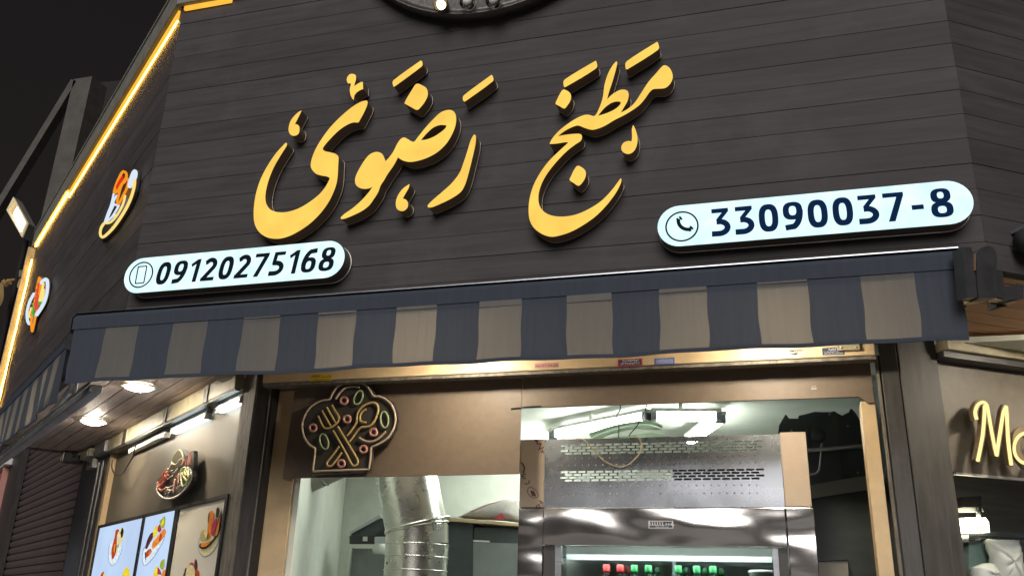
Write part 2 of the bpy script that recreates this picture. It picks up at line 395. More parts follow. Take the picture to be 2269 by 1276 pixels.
# --- front wall -------------------------------------------------------------
JL = WF.px(603, 840)[0]; JR = WF.px(1931, 786)[0]            # inner sides of the two posts
box('post', WF, XWL + .005, JL, -.10, .004, 0, SOF, M_postb, kb, .004)
box('post', WLf, .005, .20, -.10, .002, 0, SOF - .002, M_weath, kb, .004)
box('post', WF, JR + .03, XWR - .003, -.12, .004, 0, SOF, M_post, kb, .003)
box('post', WRf, .003, .205, -.12, .004, 0, SOF, M_post, kb, .003)
box('post_edge_bead', WF, JR + .012, JR + .022, -.03, .008, 0, 2.69, M_weath, kb)
box('rubber_seal', WF, JR + .0225, JR + .0295, -.06, .001, 0, 2.69, M_black, kb)
box('post_edge_bead', WF, JL + .001, JL + .006, -.03, .008, 0, 2.68, M_weath, kb)
box('rubber_seal', WF, JL + .0065, JL + .020, -.06, .002, 0, 2.68, M_black, kb)
box('jamb', WF, JL + .0205, JL + .155, -.075, -.055, 0, 2.66, M_cream, kb)
box('jamb', WF, JR - .062, JR - .004, -.14, -.03, 0, 2.50, M_cream, kb, .002)
# cream roller-shutter box over the opening
bm_ = box('shutter_box', WF, JL + .004, JR + .005, -.05, .095, 2.668, SOF - .004, M_cream, kb, .004)
box('shutter_box_lip', WF, JL + .004, JR + .005, .03, .088, 2.652, 2.666, M_weath, bm_)
# brown boards: wide one at the left, narrow band to the right with a torn end
px = lambda pts, fr, o=0.0: [fr.px(x, y, o) for x, y in pts]
wb = [(JL + .13, 2.665), (JL + .117, 2.205), (-1.128, 2.213), (-1.126, 2.665)]
plate('panel', WF, [wb], -.035, -.018, M_brown, kb)
tb = [(-1.124, 2.665), (-1.122, 2.521), (-.4, 2.519), (.372, 2.519), (.380, 2.509), (.392, 2.505), (.400, 2.494), (.412, 2.490), (.424, 2.492), (.436, 2.494), (JR - .008, 2.497), (JR - .008, 2.665)]
plate('panel', WF, [tb], -.036, -.019, M_brown, kb)
tube('splinter', [WF.P(*p) for p in ((-1.175, -.015, 2.516), (-1.10, -.012, 2.522), (-1.03, -.016, 2.524))], .003, M_black, kb, 5)
# small screwed plate at the right end of the box
pl = box('cover_plate', WF, .295, .385, .0955, .108, 2.69, 2.765, M_yel, bm_, .002)
for a in (.312, .368): lathe('screw', [(.006, 0), (.005, .003)], WF.P(a, .108, 2.703), M_alu, pl, 8, (0, -1, 0))

# --- left wall --------------------------------------------------------------
lb = box('shutter_box', WLf, .19, 3.3, -.05, .055, 2.695, SOF - .004, M_yel, kb, .003)
box('shutter_box_lip', WLf, .19, 3.3, .020, .050, 2.683, 2.694, M_dgrey, lb)
box('panel', WLf, .205, 3.02, -.05, -.034, 2.14, 2.648, M_taupe, kb)
box('panel', WLf, .205, 3.02, -.16, -.14, 0, 2.14, M_grey, kb)
box('backing_strip', WLf, .205, 3.05, -.075, -.055, 2.60, 2.70, M_grey, kb)
box('jamb', WLf, 3.03, 3.10, -.06, .004, 0, 2.69, M_cream, kb)
box('guide_rail', WLf, 3.11, 3.23, -.05, .012, 0, 2.69, M_postb, kb)
box('guide_rail_edge', WLf, 3.232, 3.262, -.03, .020, 0, 2.66, M_alu, kb)
box('guide_rail', WLf, 3.264, 3.37, -.05, .012, 0, 2.69, M_postb, kb)
box('guide_rail_edge', WLf, 3.372, 3.402, -.03, .020, 0, 2.66, M_alu, kb)
box('post', WLf, 3.404, 3.98, -.10, .016, 0, SOF - .002, mat('slate_painted_post', (.075, .083, .105), .5, var=.2, scale=5, bump=.05), kb, .004)
box('post', WLf, 3.982, 4.12, -.11, -.004, 0, SOF - .003, M_postb, kb)
hb = box('motor_bracket', WLf, 3.42, 3.62, .017, .06, 2.62, 2.70, M_dalu, kb, .004)
lathe('bolt', [(.014, 0), (.010, .012)], WLf.P(3.53, .06, 2.66), M_black, hb, 10, nL)
box('motor_bracket', WLf, 3.0, 3.36, .02, .075, 2.70, 2.79, M_dalu, kb, .004)
for a in (2.45, 1.42, .62):
    h = box('strap', WLf, a, a + .07, .056, .062, 2.69, SOF - .006, M_postb, kb)

# --- right wall -------------------------------------------------------------
rb = box('shutter_box', WRf, .21, 2.4, -.05, .07, 2.722, SOF - .004, M_yel, kb, .003)
box('shutter_box_lip', WRf, .207, 2.4, -.05, .045, 2.695, 2.7215, M_char, rb)
box('panel', WRf, .207, 2.4, -.045, -.03, 2.218, 2.707, M_taupe, kb)
box('panel_edge', WRf, .25, 2.4, -.046, -.028, 2.208, 2.2175, M_edge, kb)
box('jamb', WRf, .207, .245, -.20, -.046, 0, 2.215, mat('tan_jamb', (.20, .15, .11), .5, var=.2, scale=7), kb)

# --- room inside ------------------------------------------------------------
wbox('ceiling', (-2.9, 4.06, 2.76), (1.9, 7.4, 2.785), M_plaster, kb)
wbox('back_wall', (-3.6, 6.6, 0), (3.0, 6.68, 2.76), M_plaster, kb)
mesh('side_wall', [(JL + .145, 4.03, 0), (JL + .185, 4.03, 0), (JL - .86, 6.6, 0), (JL - .90, 6.6, 0), (JL + .145, 4.03, 2.758), (JL + .185, 4.03, 2.758), (JL - .86, 6.6, 2.758), (JL - .90, 6.6, 2.758)], [(0,1,2,3),(4,5,6,7),(0,1,5,4),(1,2,6,5),(2,3,7,6),(3,0,4,7)], M_plaster, kb)
wbox('partition_wall', (.52, 4.55, 0), (.58, 6.59, 2.755), M_dgrey, kb)
wbox('floor', (-3.6, 4.1, .28), (3.0, 6.6, .30), M_grey, kb)
wbox('apron_wall', (JL + .03, 4.06, 0), (JR - .07, 4.10, 1.1), M_brown, kb)

# ================================================================== lamps in the overhang and amber strips
def downlight(p, label, first=[None]):
    if first[0] is None:
        t = thing('downlight', label, 'lamp', p, 'round lamps in the overhang'); first[0] = t
        seg = 30; V = []; F = []
        lathe('bezel', [(.080, 0), (.098, 0), (.102, .004), (.098, .009), (.080, .010)][::-1], p + Vector((0, 0, -.010)), M_white, t, 32, caps=False)
        d = lathe('diffuser', [(.02, -.018), (.045, -.015), (.066, -.009), (.079, 0), (.079, .003)], p + Vector((0, 0, -.0085)), M_lamp, t, 32)
        VV = []; FF_ = []
        for rr, k in ((.012, 5), (.026, 11), (.040, 17), (.054, 23), (.068, 29)):
            for i in range(k):
                A = 2*math.pi*i/k; c = p + Vector((rr*math.cos(A), rr*math.sin(A), -.0275 + .018*(rr/.079)**2.4)); b = len(VV)
                s = .0034
                VV += [c + Vector((s, 0, 0)), c + Vector((0, s, 0)), c + Vector((-s, 0, 0)), c + Vector((0, -s, 0)), c + Vector((0, 0, -.004))]
                FF_ += [(b, b+1, b+4), (b+1, b+2, b+4), (b+2, b+3, b+4), (b+3, b, b+4)]
        o = mesh('led_chip_grid', VV, FF_, M_lampdim, t); o['kind'] = 'stuff'
        return t
    s = first[0]; t = s.copy(); col.objects.link(t); t.location = p; t['label'] = label
    for ch in s.children:
        c = ch.copy(); col.objects.link(c); c.parent = t
    return t
z4 = lambda x, y: (x/3.544, 680 + y/3.544)
downlight(atZ(*z4(1090, 618), SOF - .002), 'bright round lamp in the wooden overhang, nearest the striped front awning')
downlight(atZ(*z4(735, 890), SOF - .002), 'bright round lamp in the wooden overhang, the one nearer the small camera')
downlight(Vector((-1.32, F0 + .37, SOF - .002)), 'round lamp hidden behind the striped valance above the chef hat sign')
downlight(Vector((.02, F0 + .37, SOF - .002)), 'round lamp hidden behind the striped valance above the fridge')
downlight(FRf.P(.92, -.22, SOF - .002), 'round lamp in the right overhang above the glowing script, nearer the corner')
downlight(FRf.P(1.7, -.36, SOF - .002), 'round lamp in the right overhang further along from the glowing script')

M_led3 = glow('amber_led_wash', (1.0, .52, .07), 22.0)
def strip(name, fr, a0, a1, o0, o1, z0, z1, label):
    o = box(name, fr, a0, a1, o0, o1, z0, z1, M_led); tag(o, label, 'led strip', 'amber strips round the fascia'); return o
sl_ = strip('led_strip', FLf, .03, 2.75, .003, .014, 4.470, 4.531, 'amber light strip under the left cornice, widened to hold its golden glow on the wall')  # band made taller, standing in for the strip's glow on the wall
box('led_wash_line', FLf, .03, 2.75, .004, .012, 4.4655, 4.4695, M_led3, sl_)  # thin hot line added to wash the wall with amber
o = box('led_strip', FLf, 2.80, LEND - .05, .008, .016, 4.520, 4.530, M_led2); tag(o, 'thin dim amber light strip under the left cornice towards its far end', 'led strip', 'amber strips round the fascia')
strip('led_strip', FF, XL + .02, XL + .30, .003, .016, 4.508, 4.531, 'short amber light strip under the front cornice at the corner')
pts = []
for i in range(34):
    z = 4.40 - i * .05
    pts.append(FLf.P(LEND - .05 + .018 * math.sin(i * .9) + .012 * math.sin(i * 2.3), .016, z))
o = tube('led_strip', pts, .005, M_led2, None, 6); tag(o, 'sagging amber light strip running down the far left end of the fascia', 'led strip', 'amber strips round the fascia')
pts = [FLf.P(LEND - .14 + .05 * math.sin(i * .5), .012, 3.55 - i * .035) for i in range(14)]
o = tube('cable', pts, .004, M_wire, None, 5); tag(o, 'thin black cable dangling beside the amber strip on the far left', 'cable')

# ================================================================== calligraphy words
zq = zoom(520, 80, 1595/600); zk = zoom(340, 0, 2233/560); zm = zoom(1120, 60, 1123/440)
LO = .07
def letter(nm, pts, parent, holes=(), zf=zq, lab=None):
    loops = [[FF.px(x, y, LO) for x, y in smoothloop(zf(l), 4)] for l in (pts, *holes)]
    o = plate(nm, FF, loops, .012, LO, M_amber, parent, M_lside)
    # bright return rim against the wall
    cx = sum(p[0] for p in loops[0]) / len(loops[0]); cz = sum(p[1] for p in loops[0]) / len(loops[0])
    for l in loops[:1]:
        tube('rim', [FF.P(a, .010, z) for a, z in l], .0022, M_rim, o, 4, True)
    return o
M_rim = mat('pale_letter_rim', (.50, .42, .32), .35, .3, var=.1)
w1 = thing('calligraphy_word', 'glowing amber calligraphy word above the mobile number sign, left of the two', 'sign', FF.P(-1.6, 0, 3.2), 'amber calligraphy words')
letter('letter', [(775,381),(783,390),(778,415),(760,455),(738,495),(727,510),(700,510),(660,525),(610,560),(560,610),(530,645),(519,665),(530,678),(560,685),(590,693),(607,705),(612,720),(610,760),(605,840),(590,900),(555,975),(500,1050),(430,1115),(350,1165),(290,1188),(240,1194),(190,1185),(150,1160),(125,1125),(113,1080),(113,1010),(125,930),(150,850),(190,770),(240,695),(280,650),(300,630),(308,634),(305,650),(270,705),(230,775),(200,850),(183,920),(182,970),(195,1005),(220,1028),(260,1038),(310,1036),(370,1018),(430,985),(490,940),(530,895),(553,855),(560,838),(545,828),(510,822),(480,812),(458,790),(448,765),(455,720),(480,660),(520,595),(570,530),(630,470),(690,420),(740,390)], w1)
letter('letter', [(1260,436),(1290,445),(1304,475),(1302,520),(1285,570),(1250,630),(1200,680),(1140,715),(1080,735),(1030,742),(990,733),(962,715),(935,765),(900,815),(880,850),(860,880),(845,920),(820,960),(790,1000),(750,1030),(700,1055),(650,1075),(628,1078),(625,1068),(650,1045),(700,1010),(750,965),(790,920),(812,888),(790,898),(755,900),(725,888),(710,865),(712,830),(735,780),(770,725),(800,695),(835,683),(865,692),(880,715),(888,738),(910,715),(935,680),(955,640),(975,610),(995,598),(1015,605),(1040,620),(1058,622),(1080,595),(1120,545),(1170,490),(1215,450)], w1,
       holes=[[(1097,614),(1130,575),(1170,540),(1210,525),(1248,527),(1240,545),(1210,570),(1170,595),(1130,610)]])
letter('letter', [(1410,580),(1421,590),(1418,640),(1400,720),(1375,820),(1355,880),(1330,920),(1280,955),(1220,985),(1165,1008),(1140,1010),(1137,998),(1160,972),(1220,920),(1280,865),(1325,805),(1350,740),(1370,680),(1390,615)], w1)
letter('dot', [(1070,283),(1105,292),(1130,310),(1138,345),(1125,380),(1100,415),(1075,436),(1040,420),(1000,398),(1010,375),(1040,325)], w1)
letter('accent', [(1097,145),(1105,155),(1102,180),(940,300),(934,295),(935,262)], w1)
letter('accent', [(1512,230),(1520,238),(1520,268),(1355,388),(1345,378),(1350,350)], w1)
letter('accent', [(1030,872),(1025,895),(1005,930),(990,957),(1010,965),(1021,985),(1018,1010),(1000,1028),(980,1031),(958,1020),(949,995),(953,960),(970,925),(995,895)], w1)
letter('accent', [(1755,655),(1785,665),(1790,700),(1780,735),(1775,765),(1800,745),(1830,730),(1850,726),(1853,790),(1830,797),(1795,820),(1775,850),(1770,885),(1755,870),(1740,835),(1735,790),(1745,745),(1735,738),(1722,742),(1710,720),(1710,690),(1730,662)], w1, zf=zk)
letter('accent', [(1308,978),(1300,1000),(1275,1050),(1250,1100),(1270,1102),(1288,1120),(1290,1160),(1275,1190),(1240,1202),(1210,1190),(1194,1155),(1198,1110),(1215,1065),(1250,1020),(1285,990)], w1, zf=zk)
w2 = thing('calligraphy_word', 'glowing amber calligraphy word left of the landline number sign, right of the two', 'sign', FF.P(-.5, 0, 3.2), 'amber calligraphy words')
letter('letter', [(905,218),(930,235),(945,270),(943,300),(925,330),(900,347),(865,350),(835,353),(815,370),(790,405),(760,440),(720,470),(670,500),(620,525),(570,555),(530,573),(490,582),(450,572),(410,558),(370,570),(330,592),(298,618),(340,610),(400,604),(425,607),(433,622),(425,645),(395,665),(350,700),(300,750),(250,810),(215,865),(193,920),(186,970),(195,1015),(225,1050),(270,1068),(330,1072),(400,1060),(470,1030),(540,985),(595,930),(630,885),(650,857),(656,862),(650,890),(620,945),(570,1010),(510,1070),(440,1120),(370,1158),(310,1178),(260,1186),(210,1172),(165,1140),(140,1100),(131,1050),(135,980),(155,905),(190,835),(240,765),(300,705),(355,655),(340,652),(290,660),(250,662),(262,635),(300,590),(350,550),(400,518),(440,500),(470,497),(505,503),(530,460),(550,400),(560,330),(578,270),(605,220),(627,195),(632,205),(625,240),(605,310),(585,370),(575,410),(600,385),(640,360),(670,355),(690,363),(697,385),(690,420),(670,455),(652,485),(690,465),(730,430),(770,370),(810,310),(850,265),(885,225)], w2,
       holes=[[(524,503),(545,475),(570,450),(600,430),(630,422),(652,425),(648,440),(620,465),(580,485),(545,497)]], zf=zm)
letter('accent', [(510,192),(515,200),(513,235),(340,340),(330,335),(335,298)], w2, zf=zm)
letter('accent', [(858,85),(864,95),(863,130),(690,240),(680,235),(686,195)], w2, zf=zm)
letter('dot', [(327,355),(355,365),(370,385),(368,415),(350,445),(332,462),(305,448),(284,435),(290,415),(310,375)], w2, zf=zm)
letter('dot', [(410,785),(440,800),(454,820),(452,850),(435,880),(413,898),(385,882),(363,866),(370,845),(390,805)], w2, zf=zm)
letter('accent', [(722,555),(735,580),(746,620),(745,660),(732,695),(710,715),(685,718),(662,705),(655,680),(668,655),(695,645),(713,648),(716,620),(715,580)], w2, zf=zm)

# ================================================================== telephone number signs
def arc(cx, cy, rx, ry, a0, a1, n=12): return [(cx+rx*math.cos(R(a0+(a1-a0)*i/n)), cy+ry*math.sin(R(a0+(a1-a0)*i/n))) for i in range(n+1)]
def superel(cx, cy, rx, ry, p=2.6, n=32):
    o = []
    for i in range(n):
        t = 2*math.pi*i/n; c, s = math.cos(t), math.sin(t)
        o.append((cx+rx*math.copysign(abs(c)**(2/p), c), cy+ry*math.copysign(abs(s)**(2/p), s)))
    return o
T = .195
def glyph(ch):
    """list of loop lists in a 0.62 x 1 box"""
    if ch == '0': return [[superel(.31, .5, .31, .5), superel(.31, .5, .31-T, .5-T)]]
    if ch == '8': return [[superel(.31, .27, .32, .27), superel(.31, .265, .32-T, .27-.145)], [superel(.31, .75, .29, .25), superel(.31, .765, .29-T, .25-.135)]]
    if ch in '69':
        a = [superel(.31, .68, .31, .32), superel(.31, .685, .31-T, .32-.15)]
        b = ribbon([(.535, .70)] + arc(.225, .66, .31, .575, -2, -72, 10) + [(.05, .085)], T)
        L = [a, [b]]
        return L if ch == '9' else [[[(.62-x, 1-y) for x, y in l] for l in s] for s in L]
    if ch == '1': return [[[(.0, .80), (.28, 1.0), (.42, 1.0), (.42, 0), (.24, 0), (.24, .80), (.06, .67)]]]
    if ch == '2': return [[ribbon([(.06, .80)] + arc(.30, .70, .215, .215, 145, -35, 12) + [(.10, .09)], T)], [[(.0, 0), (.62, 0), (.62, .15), (.0, .15)]]]
    if ch == '3': return [[[(.02, 1), (.57, 1), (.57, .88), (.33, .585), (.16, .60), (.36, .845), (.02, .845)]], [ribbon([(.17, .515)] + arc(.25, .30, .275, .218, 88, -90, 14) + [(.0, .085)], T)]]
    if ch == '5': return [[[(.08, 1), (.57, 1), (.57, .85), (.24, .85), (.225, .60), (.06, .48)]], [ribbon([(.10, .53)] + arc(.25, .30, .275, .22, 85, -90, 14) + [(.0, .085)], T)]]
    if ch == '7': return [[[(.0, 1), (.62, 1), (.62, .88), (.30, 0), (.10, 0), (.41, .845), (.0, .845)]]]
    if ch == '-': return [[[(.05, .34), (.40, .34), (.40, .50), (.05, .50)]]]
def phone_sign(name, label, pxl, pxr, pyt, pyb, txt, px_first, px_last, icon, ink, slant=0.0, hk=1.33):
    O = .07
    a0 = FF.px(*pxl, O)[0]; a1 = FF.px(*pxr, O)[0]; z1 = FF.px(*pyt, O)[1]; z0 = FF.px(*pyb, O)[1]
    rad = (z1 - z0) / 2; zc = (z0 + z1) / 2
    t = thing(name, label, 'sign', FF.P((a0+a1)/2, 0, zc), 'lit telephone number signs')
    cap = arc(a1-rad, zc, rad, rad, -90, 90, 16) + arc(a0+rad, zc, rad, rad, 90, 270, 16)
    plate('light_box', FF, [cap], .010, O, M_ice, t, M_side)
    tube('rim', [FF.P(a, .006, z) for a, z in cap], .004, M_edge, t, 4, True)
    b0 = FF.px(*px_first, O)[0]; b1 = FF.px(*px_last, O)[0]
    wd_ = {'1': .46, '-': .46}; adv = sum(wd_.get(c, .62) for c in txt); h = rad * hk; gapn = len(txt) - 1
    gap = ((b1 - b0) / h - adv) / gapn; x = b0
    for c in txt:
        gl = glyph(c)
        for k, loops in enumerate(gl): pass
        V = []; 
        parts = []
        for k, loops in enumerate(gl):
            L = [[(x + (px_ + slant*(py_-.5)) * h, zc + (py_ - .5) * h) for px_, py_ in l] for l in loops]
            parts.append(flat('digit', FF, L, O + .0006 + .0004*k, ink, t))
        if len(parts) > 1:      # one mesh per digit
            base = parts[0]; bm = bmesh.new(); bm.from_mesh(base.data)
            for p in parts[1:]:
                off = p.location - base.location; nb = len(bm.verts)
                vs = [bm.verts.new(v.co + off) for v in p.data.vertices]
                for f in p.data.polygons:
                    try: bm.faces.new([vs[i] for i in f.vertices])
                    except ValueError: pass
                bpy.data.objects.remove(p)
            bm.to_mesh(base.data); bm.free()
        if c == '-': parts[0].name = 'dash'
        x += (wd_.get(c, .62) + gap) * h
    ic = FF.px(*icon, O); rr = rad * .75
    flat('icon_ring', FF, ring(ic[0], ic[1], rr, rr, rr*.10, 36), O + .0006, M_ink, t)
    if '-' in txt:     # handset
        hs = [(ic[0] + u*rr, ic[1] + v*rr) for u, v in arc(.42, .38, .62, .62, 168, 282, 14)]
        flat('handset', FF, [ribbon(hs, rr*.22)], O + .0006, M_ink, t)
        for u, v, an in ((-.13, .50, 35), (.50, -.20, 50)):
            ca, sa = math.cos(R(an)), math.sin(R(an))
            for d0, d1 in ((-.17, -.03), (.03, .15)):
                q = [(d0, -.13), (d1, -.13), (d1, .13), (d0, .13)]
                if v < 0: q = [(y_, x_) for x_, y_ in q][::-1]
                flat('handset_end', FF, [[(ic[0]+(u+p*ca-s_*sa*(-1 if v < 0 else 1))*rr, ic[1]+(v+p*sa*(-1 if v < 0 else 1)+s_*ca)*rr) for p, s_ in q]], O + .0010, M_ink, t)
    else:              # mobile
        def rrct(w, h_, c): return arc(ic[0]+w-c, ic[1]+h_-c, c, c, 0, 90, 4)+arc(ic[0]-w+c, ic[1]+h_-c, c, c, 90, 180, 4)+arc(ic[0]-w+c, ic[1]-h_+c, c, c, 180, 270, 4)+arc(ic[0]+w-c, ic[1]-h_+c, c, c, 270, 360, 4)
        flat('mobile_outline', FF, [rrct(rr*.40, rr*.68, rr*.08), rrct(rr*.32, rr*.60, rr*.05)], O + .0006, M_ink, t)
        flat('mobile_speaker', FF, [rrct(rr*.15, rr*.03, rr*.01)], O + .0022, M_ice, t)
    return t
phone_sign('phone_number_sign', 'lit white capsule sign reading 09120275168 with a mobile icon', (275, 617), (763, 576), (522, 553), (511, 632.5), '09120275168', (348, 612), (741, 577), (313, 609), M_ink, .13, 1.27)
phone_sign('phone_number_sign', 'lit white capsule sign reading 33090037-8 with a handset icon', (1457, 505), (2157, 445), (1800, 428.5), (1797, 522), '33090037-8', (1576, 490), (2110, 450), (1511, 502), M_ink2)
# caught light on the ledge below each sign
# ================================================================== round emblem at the top
C0 = Vector((-1.11, F0, 4.885)); RE = .74
em = thing('round_emblem', 'large round metal emblem at the top of the fascia with small glass lamps', 'sign', C0)
M_embl = mat('brushed_grey_gold_metal', (.17, .16, .15), .4, .6, var=.25, scale=30, stretch=(4, 1, 1))
lathe('dish', [(RE, .005), (RE, .05), (RE-.012, .075), (RE-.03, .068), (RE-.20, .045), (.02, .04)], C0, M_embl, em, 72, (0, -1, 0))
tube('rim', [C0 + Vector((RE*math.cos(2*math.pi*i/72), -.07, RE*math.sin(2*math.pi*i/72))) for i in range(72)], .006, M_embl, em, 6, True)
for k, (ux, uy, lit) in enumerate(((976, 3, 1), (1034, -3, 0), (1092, -6, 0))):
    a, z = FF.px(ux, uy, .12); p = FF.P(a, .06, z)
    s = lathe('lamp_cup', [(.018, 0), (.030, .02), (.036, .055), (.032, .06)], p, M_embl if lit else M_glass, em, 16, (0, -1, -.25), caps=False)
    lathe('bulb', [(.006, .02), (.021, .045), (.016, .068)], p, glow('warm_bulb', (1, .72, .34), 9) if lit else M_white, s, 12, (0, -1, -.25))

# ================================================================== awnings
def awning(name, label, fr, a0, a1, off, zt, zs, zb, stripes, seed, amp, flip=1, bar=True):
    """box on the wall with a short hanging valance; every stripe of cloth is a piece of its own"""
    t = thing(name, label, 'awning', fr.P((a0+a1)/2, 0, zb))
    rnd = random.Random(seed)
    ph = [rnd.uniform(0, 6.3) for _ in range(6)]
    def wav(a, z):
        k = max(0, min(1, (zs - z) / (zs - zb)))
        return off + amp * k * (math.sin(a*5.1+ph[0]) * .6 + math.sin(a*9.7+ph[1]) * .5 + .35*math.sin(a*21+ph[2]))
    def shift(a, z):
        k = max(0, min(1, (zs - z) / (zs - zb))); return .004 * math.sin(z*34 + a*8 + ph[3]) * k * (1 if bar else 2)
    # rounded cassette
    prof = [(.004, zt-.002), (off*.55, zt+.006), (off*.9, zt-.002), (off+.006, zt-.022), (off+.004, zs-.006), (off-.03, zs-.014), (.004, zs-.014)]
    V = [fr.P(a, o, z) for a in (a0, a1) for o, z in prof]; n = len(prof)
    cs = mesh('cassette', V, [tuple(range(n)), tuple(range(2*n-1, n-1, -1))] + [(i, (i+1) % n, n+(i+1) % n, n+i) for i in range(n)], M_awd, t)
    box('cassette_top_edge', fr, a0, a1, off*.5, off*.93, zt+.0065, zt+.0105, M_alu, cs)
    for a in (a0, a1):
        s = -1 if a == a0 else 1
        pr = [(.004, zt+.012), (off*.9, zt+.012), (off+.014, zt-.02), (off+.010, zs-.02), (.004, zs-.02)]
        plate('end_cap', Frame(fr.P(a, 0, 0), fr.n, fr.d * s), [[(o, z) for o, z in pr]], .0005, .012, M_char, t)
    for i, (s0, s1, light) in enumerate(stripes):
        nx, nz = max(2, int((s1-s0)/.02)), 9; V = []; F = []; top = zs - (.0 if light else .0)
        zl = [top + (zb + .014 - top) * k/nz for k in range(nz+1)]
        for k in range(nz+1):
            for x in range(nx+1):
                a = s0 + (s1-s0)*x/nx; V.append(fr.P(a + shift(a, zl[k]), wav(a, zl[k]), zl[k]))
        for k in range(nz):
            for x in range(nx): b = k*(nx+1)+x; F.append((b, b+1, b+nx+2, b+nx+1))
        o = mesh('light_stripe' if light else 'dark_stripe', V, F, M_awl if light else M_awd, t, True)
        V = []; F = []
        for x in range(nx+1):
            a = s0 + (s1-s0)*x/nx; a2 = a + shift(a, zb+.014)
            for do, z in ((.0015, zb+.0145), (.0015, zb), (-.0015, zb), (-.0015, zb+.0145)): V.append(fr.P(a2, wav(a, zb)+do, z))
        for x in range(nx):
            for k in range(4): F.append((x*4+k, x*4+(k+1) % 4, x*4+4+(k+1) % 4, x*4+4+k))
        mesh('hem', V, F, M_awd, o)
    return t
st = []; x = -2.962
for k in range(10):
    s0 = -2.790 + k*.3472; s1 = s0 + .172
    st.append((x, s0, False)); st.append((s0, s1, True)); x = s1
st.append((x, .648, False))
fa = awning('striped_awning', 'long grey and slate striped awning valance across the front below the number signs', FF, -2.972, .657, .12, 2.812, 2.744, 2.492, st, 3, .015)
# fold over the roller; its lighter shading is put into the cloth colour
for k, h in enumerate((0, .005, .011, .015, .019, .030, .034, .021, .013, 0)):
    s0 = -2.790 + k*.3472
    if h: box('fold_band', FF, s0 + .001, s0 + .171, .1215, .1235, 2.744 - h, 2.7445, M_fold, fa)
st = []; x = .60; k = 0
while x < 4.1:
    st.append((x, min(x+.155, 4.1), k % 2 == 1)); x += .155; k += 1
la = awning('striped_awning', 'striped awning seen edge-on along the left side beside the round lamps', FLf, .60, 4.1, .12, 2.86, 2.80, 2.515, st, 5, .014, bar=False)
br = box('front_bar', FLf, .0, 4.12, .03, .085, 2.465, 2.500, M_dalu, la, .006)
box('bar_edge', FLf, .0, 4.12, .0855, .091, 2.498, 2.509, M_alu, br)
box('bar_edge', FLf, .0, 4.12, .075, .085, 2.460, 2.4645, M_alu, br)
for zz, rr in ((2.70, .040),):
    lathe('arm_joint', [(rr*.4, -.03), (rr, -.025), (rr, .025), (rr*.4, .03)], FLf.P(.46, .075, zz), M_dalu, la, 18, nL)
tube('folding_arm', [FLf.P(.46, .075, 2.70), FLf.P(.44, .085, 2.62), FLf.P(.46, .075, 2.54)], .020, M_alu, la, 8)
tube('folding_arm', [FLf.P(.40, .06, 2.62), FLf.P(1.2, .045, 2.56)], .016, M_dalu, la, 8)
# right side: retracted awning, its rounded end bracket and arm
ra = thing('retracted_awning', 'retracted dark awning with rounded end bracket on the right corner', 'awning', FRf.P(.3, 0, 2.7))
q = Frame(FRf.P(0, 0, 0), nR, dR)
zr = zoom(2080, 530, 1049/189)
def ts(pts, fr, o): return [fr.px(x, y, o) for x, y in pts]
tomb = zr([(470,170),(500,120),(560,92),(620,84),(660,95),(695,130),(712,190),(710,300),(715,500),(725,715),(600,720),(495,730),(480,600),(470,400)])
plate('end_bracket', FRf, [ts(tomb, FRf, .10)], .060, .10, M_char, ra)
rim_ = zr([(660,95),(720,112),(770,140),(795,200),(790,270),(760,320),(715,345),(700,300),(715,200),(695,130)])
plate('bracket_flange', FRf, [ts(rim_, FRf, .085)], .045, .059, M_char, ra)
pl2 = zr([(290,95),(405,95),(420,150),(445,330),(465,540),(478,715),(350,715),(335,540),(320,330),(300,170)])
plate('side_plate', FRf, [ts(pl2, FRf, .10)], .055, .098, M_char, ra)
sl = zr([(440,180),(462,170),(462,380),(440,385)])
plate('brass_clip', FRf, [ts(sl, FRf, .105)], .1005, .104, mat('brass_clip', (.35, .22, .15), .4, .6, var=.1), ra)
blk = zr([(715,380),(790,395),(815,580),(900,570),(960,545),(1049,560),(1049,730),(880,745),(720,700)])
plate('arm', FRf, [ts(blk, FRf, .03)], -.03, .028, M_char, ra)
tube('roller', [FRf.P(.10, .06, 2.875), FRf.P(2.4, .06, 2.875)], .042, M_char, ra, 12)
box('top_rail', FRf, .12, 2.4, .002, .07, 2.925, 2.937, M_dalu, ra)
ft = zr([(715,755),(790,745),(855,790),(840,815),(770,835),(715,830)])
plate('foot_bolt', FRf, [ts(ft, FRf, -.02)], -.06, -.022, M_black, ra)
for i, pts in enumerate(([(350,730),(420,722),(475,735),(490,770),(430,778),(352,775)], [(490,745),(560,735),(620,718),(690,725),(600,745),(540,760)], [(690,740),(730,705),(780,715),(830,725),(860,740),(780,748)], [(880,765),(950,745),(985,755),(940,775)])):
    plate('foam_bead', FRf, [ts(zr(pts), FRf, .02)], -.01, .019, M_cream, ra)
hk = zr([(250,560),(330,548),(348,600),(348,820),(300,838),(278,800),(255,700)])
plate('valance_clip', FF, [ts(hk, FF, .06)], .045, .059, M_black, fa)

